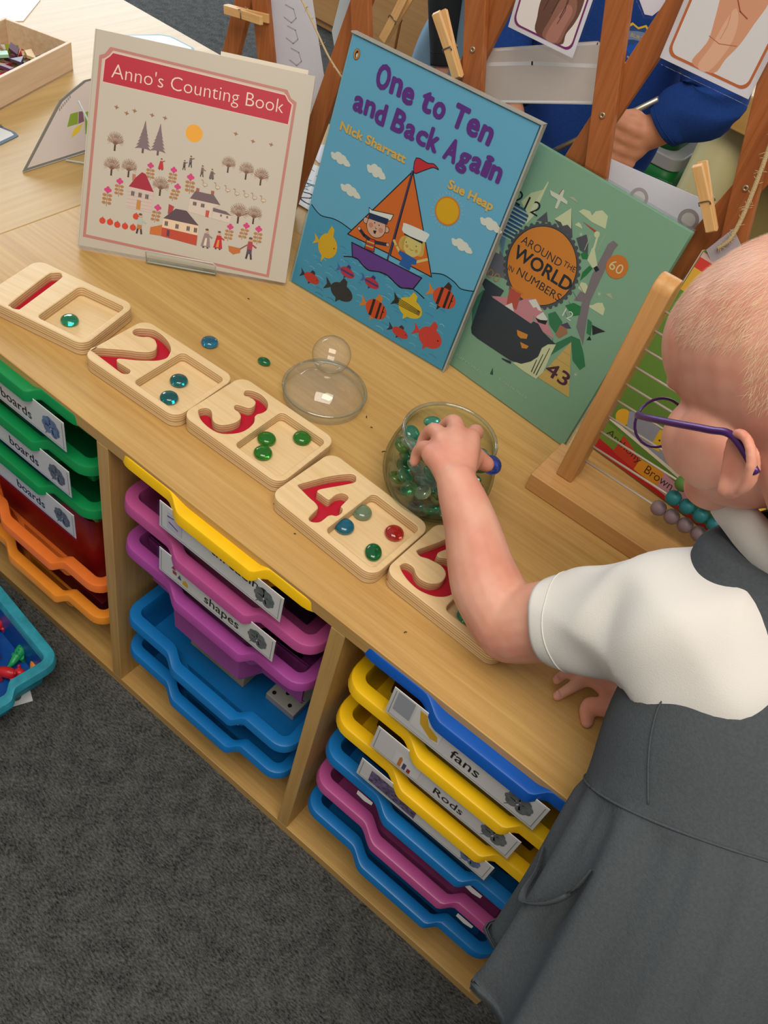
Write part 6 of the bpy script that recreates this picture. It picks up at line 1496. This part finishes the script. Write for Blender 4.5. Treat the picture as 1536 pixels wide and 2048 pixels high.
# pinafore
Fb = (-0.5, 0.87, 0)
cent = [(.757, -.078, .470), (.756, -.075, .485), (.750, -.066, .505), (.727, -.029, .570), (.703, .018, .630), (.684, .056, .676), (.668, .095, .719), (.658, .120, .762), (.651, .135, .793), (.646, .141, .813)]
ab_ = [(.139, .116), (.142, .118), (.136, .113), (.120, .099), (.1085, .084), (.1085, .082), (.101, .076), (.097, .068), (.093, .060), (.064, .051)]
c_, r_ = dense(cent, ab_, 7)
kseam = 4*7
def warp(t, q):
    i = t * (len(c_) - 1)
    if i < kseam:
        k = 1 - i / kseam
        g = (.55 - abs(math.sin(q*5.5 + .8*math.sin(q*3) + .4))) * 1.1 + math.sin(q*13 + 2.0) * .30 + math.sin(q*23 + 1)*.14
        near = .55 + .85*k
        return 1 + .075*g*near + (.020 * min(1, k*8)) + .016*math.sin(q*37 + 2*math.sin(q*5))*math.exp(-k*7)*min(1, k*14)
    return 1 + .006*math.sin(q*5 + t*9)
rg = rings_from(c_, r_, Fb, 144, warp)
Fv = Vector(Fb).normalized()
for i, r in enumerate(rg):      # the waist sits higher at the back
    w_ = math.exp(-((i - kseam) / 9.0)**2)
    for p in r: p.z += -.34 * w_ * Fv.dot(p - Vector(c_[i])) - .004*w_
rg = [[keep_out(p) - G0 for p in r] for r in rg]
inner = [[p + (Vector(c) - G0 - p).normalized()*.0022 for p in r] for r, c in zip(rg, c_)]
pin = MB().loft(rg + inner[::-1]); 
pf = pin.build('pinafore', M_GREY, girl, True)
# waist seam piping
sr = rg[kseam]
MB().tube([p + (p - (Vector(c_[kseam]) - G0)).normalized()*.0004 for p in sr] + [sr[0]], .0011, 6, cap=False).build('waist_seam', M_GREY, pf, True)
# side pocket: a curved welt on the left hip
q0 = [(math.radians(14 + 5.0*k)) for k in range(9)]
def on_skirt(i, q, out=.0012):
    N_ = 144; kf = (q / (2*math.pi) * N_) % N_; k = int(kf)
    p = rg[i][k].lerp(rg[i][(k + 1) % N_], kf - k); return p + (p - (Vector(c_[i]) - G0)).normalized() * out
pk = []; pk2 = []
for j, (dq, di) in enumerate(((17, 6), (12, 7.6), (4, 8.4), (-5, 8.4), (-13, 7.4), (-20, 6), (-24, 4.4))):
    q = math.radians(dq) % (2*math.pi); i = int(kseam - di); fr_i = kseam - di - i
    a0 = on_skirt(i, q, .0008).lerp(on_skirt(i + 1, q, .0008), fr_i); o_ = on_skirt(i, q, .011) - on_skirt(i, q, .0008)
    pk.append(a0); pk2.append(a0 + o_ * math.sin(math.pi * (j + .6) / 7.2) + Vector((0, 0, .004)))
pA_, pB_ = spline(pk, 5), spline(pk2, 5)
MB().loft([[Vector(p) for p in pA_], [Vector(p) for p in pB_], [Vector(p) + Vector((.0012, .0012, .0002)) for p in pB_], [Vector(p) + Vector((.0012, .0016, -.002)) for p in pA_]], closed=False).build('pocket_edge', M_GREY, pf, True)
ps = [on_skirt(i, math.radians(-24 - 1.6*max(0, kseam + 8 - i)) % (2*math.pi), .0005) for i in range(kseam + 1, kseam + 15)]
MB().tube(spline(ps, 2), .0008, 5).build('panel_seam', M_GREY, pf, True)
# shirt: body, two sleeves, collar
shirt = MB()
sc_, sr_ = dense([(.690, .040, .652), (.672, .082, .707), (.659, .112, .756), (.650, .131, .795), (.645, .139, .815)], [(.100, .072), (.100, .068), (.090, .056), (.064, .046), (.047, .041)], 5)
sg = [[p - G0 for p in r] for r in rings_from(sc_, sr_, Fb, 64)]
shirt.loft(sg)
sb = shirt.build('polo_shirt', M_SHIRT, girl, True)
def sleeve(pts, rad, seed, name='sleeve', m=None, par=None, g0=None, fold=1.0, drop=0.0):
    m = m or M_SHIRT; g0 = G0 if g0 is None else g0
    d, rr2 = dense(pts, [(r, r) for r in rad], 9); N_ = 72
    def wp(t, q):
        f1 = abs(math.sin(2.5*q + 5.5*t + seed)); f2 = abs(math.sin(1.5*q - 9*t + seed*2))
        return 1 + fold*((.045*(.64 - f1) + .040*(.64 - f2)) * min(1, .25 + 3*t) * min(1, max(.15, 2.6*(1 - t))) + .016*math.sin(5*q - 16*t + seed*2) + .012*math.sin(2*q + 23*t))
    rg_ = rings_from(d, rr2, (0, 0, 1), N_, wp)
    for i, r in enumerate(rg_):
        for k in range(N_): r[k] = r[k] - g0
    # cuff hem: turned in
    c0 = Vector(d[0]) - g0
    hem = [[c0 + (p - c0)*1.0 + (Vector(d[0]) - Vector(d[1])).normalized()*.0 for p in rg_[0]]]
    hem_in = [[c0 + (p - c0)*.95 for p in rg_[0]], [Vector(d[3]) - g0 + (p - (Vector(d[3]) - g0))*.95 for p in rg_[3]]]
    mb2 = MB().loft(hem_in[::-1] + rg_)
    s_ = mb2.build(name, m, par, True)
    # stitched hem line
    cb = Vector(d[4]) - g0
    MB().tube([cb + (p - cb)*1.004 for p in rg_[4]] + [cb + (rg_[4][0] - cb)*1.004], .0006, 5, cap=False).build('hem_stitch', m, s_, True)
    return s_
sleeve([(.512, .069, .644), (.540, .070, .673), (.568, .072, .699), (.596, .070, .716), (.626, .072, .722), (.660, .086, .730)], [.0410, .0450, .056, .071, .077, .062], 0.6, par=girl, fold=1.5)
sleeve([(.733, .172, .655), (.735, .176, .695), (.732, .176, .735), (.722, .166, .760), (.695, .148, .768)], [.046, .050, .054, .050, .042], 2.1, par=girl)
cpts = [tuple(Vector(p) + Vector((-.033, -.007, .008))) for p in ((.612, .135, .806), (.628, .112, .812), (.655, .098, .818), (.690, .100, .826), (.716, .124, .826), (.718, .156, .820), (.696, .182, .812), (.664, .186, .806))]
cl = MB(); cc = Vector((.635, .135, .82)); pA = spline(cpts, 5, True); rgs = []
for off, dz in ((0.000, -.006), (.006, .010), (.012, .006), (.020, -.016), (.018, -.017), (.010, .003)):
    rgs.append([Vector(p) + (Vector((p[0], p[1], 0)) - Vector((cc.x, cc.y, 0))).normalized()*off + Vector((0, 0, dz)) - G0 for p in pA])
cl.loft(rgs).build('collar', M_SHIRT, sb, True)
# socks and shoes
for fx_ in ((0.735, -0.150), (0.812, -0.080)):
    mb = MB(); c0 = Vector((fx_[0] - .018, fx_[1] + .028, .026)) - G0
    mb.ball(c0, (.068, .034, .034), 18, 12, 0, frame((-.5, .87, 0)))
    MB.build(mb, 'shoe', mat('black_shoe', '#1c1c1f', .35), girl, True)
# glasses
gl = empty('glasses', (0, 0, 0)); gl.parent = girl
M_PUR = mat('purple_metal', '#4a2766', .3, .5, .35)
def hp(x, y, z): return HG - G0 + RG @ Vector((x - .020, y, z - .029))
for sd in (1, -1):
    arm = [hp(.096, .056*sd, -.003), hp(.078, .0695*sd, -.002), hp(.040, .0745*sd, -.001), hp(.006, .0760*sd, 0.000), hp(-.014, .0755*sd, -.001), hp(-.034, .073*sd, -.020)]
    MB().tube(spline(arm, 6), .0017, 8, flat=1.5).build('temple_arm', M_PUR, gl, True)
    ring = [hp(.098 - .05*abs(.0235*math.cos(q))*.3, sd*(.0325 + .0235*math.cos(q)), -.010 + .0185*math.sin(q)) for q in [2*math.pi*k/28 for k in range(28)]]
    MB().tube(ring + [ring[0]], .0011, 8, cap=False).build('lens_rim', M_PUR, gl, True)
    MB().face(ring).build('lens', clear_sheet('spectacle_lens', '#f4f6f8', .1, .02), gl)
MB().tube(spline([hp(.098, .010, -.008), hp(.101, 0, -.004), hp(.098, -.010, -.008)], 5), .0012, 8).build('bridge', M_PUR, gl, True)
# the blue nugget between thumb and finger
nugget('cobalt', NUGP, 'cobalt blue glass nugget held at the tip of the reaching thumb', None, (0.35, 0.3, 0), 1.0)

# ---- the child in the blue jumper behind the trellis
boy = empty('person', (0.05, 0.96, 0), 0, 'child in a royal blue school jumper behind the trellis holding a metal rod', 'person')
B0 = Vector(boy.location); mb = MB()
HB = Vector((0.05, 0.90, 1.13)); RB = frame((0.15, -0.85, -0.45)); add_head(mb, HB, RB, 1.0)
chain(mb, [HB + RB @ Vector((-.03, 0, -.04)), (.05, .945, 1.02), (.05, .955, .96)], [.04, .036, .07])
chain(mb, [(.05, .955, .96), (.05, .96, .80), (.05, .965, .62)], [.075, .08, .08], 16)
for sd in (1, -1): chain(mb, [(.05 + .05*sd, .965, .60), (.05 + .055*sd, .965, .32), (.05 + .055*sd, .965, .05)], [.055, .042, .032], 14); chain(mb, [(.05 + .055*sd, .95, .035), (.05 + .058*sd, .89, .03)], [.035, .028])
chain(mb, [(.06, .955, .965), (.175, .94, .93), (.245, .875, .80)], [.05, .042, .034]); chain(mb, [(.245, .875, .80), (.215, .857, .765), (.186, .85, .730)], [.034, .027, .022])
HBp = Vector((.174, .844, .720))
mb.ball(HBp, (.028, .018, .032), 16, 12)
for k in range(4):      # fingers wrapped round the rod
    z = .742 - .0160*k; x = .150 - .003*k
    chain(mb, [(.190 - .002*k, .838, z - .003), (.170 - .002*k, .823, z), (.150 - .002*k, .830, z - .002), (.150 - .002*k, .846, z - .003)], [.0100, .0100, .0092, .0080], 10)
chain(mb, [(.185, .842, .742), (.168, .836, .756), (.152, .830, .752)], [.010, .0085, .007], 10)
chain(mb, [(.04, .955, .965), (-.075, .94, .93), (-.105, .90, .78)], [.05, .042, .034]); chain(mb, [(-.105, .90, .78), (-.06, .86, .70), (-.02, .84, .67)], [.034, .027, .02])
mb.ball((-.005, .835, .662), (.026, .016, .02), 14, 10)
for k in range(4): chain(mb, [(.008, .826 + .003*k, .672 - .009*k), (.024, .825 + .003*k, .668 - .009*k), (.034, .832 + .003*k, .658 - .009*k)], [.0078, .0072, .006], 10)
chain(mb, [(-.01, .828, .674), (.004, .818, .682), (.016, .816, .680)], [.009, .008, .0065], 10)
mb.v = [tuple(Vector(p) - B0) for p in mb.v]
bb = body_obj(mb, [skin_mat('warm_skin', '#d9a083', '#c98a6c')], boy, .0034, 4)
eyes(boy, HB - B0, RB, 1.0, '#6b4a30')
hm = MB().ball(HB - B0 + RB @ Vector((-.012, 0, .030)), (.093, .077, .074), 28, 18, 0, RB)
hm.build('hair', mat('brown_hair', '#5a3d28', .7, bump=.6, bscale=300), boy, True)
jc, jr = dense([(.05, .965, .60), (.05, .963, .68), (.05, .960, .80), (.05, .957, .92), (.05, .955, .985), (.05, .950, 1.02)], [(.122, .096), (.126, .098), (.124, .094), (.118, .084), (.085, .065), (.046, .046)], 6)
def jw(t, q): return 1 + .018*math.sin(4*q + 12*t) + .014*math.sin(7*q - 20*t)
jg = [[p - B0 for p in r] for r in rings_from(jc, jr, (0, -1, 0), 72, jw)]
jm_ = MB().loft(jg).build('jumper', M_BLUEJ, boy, True)
sleeve([(.204, .855, .752), (.218, .859, .772), (.247, .872, .803), (.225, .900, .86), (.178, .938, .925), (.13, .95, .95)], [.033, .039, .047, .052, .055, .05], 1.0, 'sleeve', M_BLUEJ, jm_, B0, 1.2)
sleeve([(-.035, .845, .68), (-.065, .862, .715), (-.110, .900, .785), (-.098, .92, .86), (-.072, .94, .925), (-.03, .95, .95)], [.034, .039, .047, .052, .055, .05], 3.0, 'sleeve', M_BLUEJ, jm_, B0, 1.2)
mb = MB()
for sd in (1, -1):
    d, r2 = dense([(.05 + .055*sd, .965, .09), (.05 + .054*sd, .965, .32), (.05 + .05*sd, .965, .61)], [(.048, .048), (.056, .056), (.066, .075)], 4)
    mb.loft([[p - B0 for p in r] for r in rings_from(d, r2, (0, -1, 0), 32)])
mb.build('trousers', mat('charcoal_trousers', '#2b2d32', .9), boy, True)
for sd in (1, -1): MB().ball(Vector((.05 + .057*sd, .93, .036)) - B0, (.036, .075, .035), 18, 12).build('shoe', mat('black_shoe', '#1c1c1f', .35), boy, True)
# woven crest on the chest
cr = Art(.0); sh = [(-24, 22), (-19, 27), (-9, 24), (0, 30), (9, 24), (19, 27), (24, 22), (22, -2), (12, -22), (0, -28), (-12, -22), (-22, -2)]
cr.poly('#d9b422', sh); cr.poly('#2c4a86', [(x*.90, y*.90) for x, y in sh])
cr.poly('#6d84a8', [(-19, 16), (-9, 19), (0, 20.5), (9, 19), (19, 16), (18, 5), (9, 8), (0, 9), (-9, 8), (-18, 5)])
for x, y, r in ((-7, -4, 6), (6, -3, 6), (0, 2, 5), (0, -9, 6)): cr.disc('#1a57b8', x, y, r, None, 14)
cr.line('#8d9ab0', [(-8, -14), (0, -17), (8, -14)], 2.2)
cr.text('#b9a35a', 'BURTON', -15, 10.5, 30, 4.6, 0.01)
crm = Matrix.Translation(Vector((.122, .8600, .826)) - B0) @ Euler((math.radians(86), 0, math.radians(12))).to_matrix().to_4x4()
cr.mb.v = [tuple(crm @ Vector(p)) for p in cr.mb.v]
cr.mb.build('crest_badge', cr.mats, jm_)
rod = MB().tube([(.052, .8405, .640), (.128, .8405, .723), (.186, .8405, .786)], .0042, 12).build('metal_rod', mat('brushed_rod', '#b7b4ab', .35, .5, .8), None, True)
tag(rod, 'thin grey metal rod gripped by the child in the blue jumper', 'rod')

# ---- a third child farther back, mostly above the frame
k3 = empty('person', (-0.50, 1.60, 0), 0, 'child in a blue grey pinafore and dark tights standing far behind the blue book', 'person')
K0 = Vector(k3.location); mb = MB()
HK = Vector((-.50, 1.53, .98)); RK = frame((.1, -.9, -.3)); add_head(mb, HK, RK, 1.0)
chain(mb, [HK + RK @ Vector((-.03, 0, -.04)), (-.50, 1.57, .875), (-.50, 1.59, .82)], [.04, .036, .07])
chain(mb, [(-.50, 1.59, .82), (-.50, 1.60, .66), (-.50, 1.61, .48)], [.07, .075, .08], 16)
for sd in (1, -1): chain(mb, [(-.50 + .055*sd, 1.61, .46), (-.50 + .055*sd, 1.61, .25), (-.50 + .055*sd, 1.61, .05)], [.052, .042, .032], 14); chain(mb, [(-.50 + .055*sd, 1.59, .035), (-.50 + .058*sd, 1.54, .03)], [.035, .028])
hk = Vector((-.520, 1.470, .372))
chain(mb, [(-.52, 1.58, .82), (-.62, 1.55, .78), (-.585, 1.50, .60)], [.045, .04, .034]); chain(mb, [(-.585, 1.50, .60), (-.545, 1.485, .48), (-.522, 1.475, .41)], [.034, .028, .021])
mb.ball(hk + Vector((0, 0, .012)), (.026, .015, .028), 14, 10)
for k in range(4): chain(mb, [hk + Vector((-.018 + .0125*k, 0, -.006)), hk + Vector((-.020 + .0135*k, -.006, -.030)), hk + Vector((-.020 + .0135*k, -.004, -.046))], [.0082, .0078, .0068], 10)
chain(mb, [hk + Vector((.02, 0, .012)), hk + Vector((.034, -.008, -.008)), hk + Vector((.036, -.01, -.022))], [.010, .0085, .007], 10)
chain(mb, [(-.48, 1.58, .82), (-.385, 1.57, .77), (-.36, 1.58, .60)], [.045, .04, .034]); chain(mb, [(-.36, 1.58, .60), (-.36, 1.56, .50), (-.36, 1.54, .44)], [.034, .028, .021])
mb.ball((-.36, 1.535, .415), (.016, .026, .03), 14, 10)
for k in range(4): chain(mb, [(-.36, 1.515 + .013*k, .40), (-.364, 1.513 + .0135*k, .375), (-.366, 1.515 + .013*k, .36)], [.0082, .0076, .0066], 10)
chain(mb, [(-.366, 1.515, .42), (-.372, 1.50, .40), (-.374, 1.495, .386)], [.009, .008, .007], 10)
mb.v = [tuple(Vector(p) - K0) for p in mb.v]
body_obj(mb, [M_SKIN], k3, .0038, 4); eyes(k3, HK - K0, RK)
MB().ball(HK - K0 + RK @ Vector((-.012, 0, .028)), (.094, .078, .076), 28, 18, 0, RK).build('hair', mat('fair_brown_hair', '#8a6a45', .7, bump=.6, bscale=300), k3, True)
d, r2 = dense([(-.52, 1.585, .36), (-.52, 1.59, .42), (-.505, 1.60, .55), (-.50, 1.60, .66), (-.50, 1.595, .76), (-.50, 1.59, .82)], [(.150, .12), (.142, .115), (.118, .10), (.104, .085), (.105, .08), (.075, .06)], 6)
def kw(t, q): return 1 + .05*math.sin(8*q + 2)*max(0, 1 - t*1.7)
MB().loft([[p - K0 for p in r] for r in rings_from(d, r2, (0, -1, 0), 72, kw)]).build('pinafore', mat('blue_grey_pinafore', '#6f8ba3', .9, bump=.2, bscale=600), k3, True)
for pts, rad in (([(-.526, 1.477, .425), (-.550, 1.485, .50), (-.583, 1.50, .60), (-.615, 1.545, .77), (-.56, 1.575, .80)], [.030, .036, .043, .05, .05]), ([(-.36, 1.565, .53), (-.36, 1.58, .60), (-.385, 1.572, .76), (-.44, 1.58, .80)], [.038, .042, .048, .05])):
    sleeve(pts, rad, 1.4, 'sleeve', mat('dark_cardigan', '#24272c', .9), k3, K0, 1.0)
mb = MB()
for sd in (1, -1):
    d, r2 = dense([(-.50 + .055*sd, 1.61, .05), (-.50 + .055*sd, 1.61, .25), (-.50 + .055*sd, 1.61, .46)], [(.036, .036), (.046, .046), (.057, .057)], 4)
    mb.loft([[p - K0 for p in r] for r in rings_from(d, r2, (0, -1, 0), 32)])
mb.build('tights', mat('charcoal_tights', '#26282c', .9), k3, True)
for sd in (1, -1): MB().ball(Vector((-.50 + .057*sd, 1.575, .036)) - K0, (.036, .075, .035), 18, 12).build('shoe', MATS['black_shoe'], k3, True)
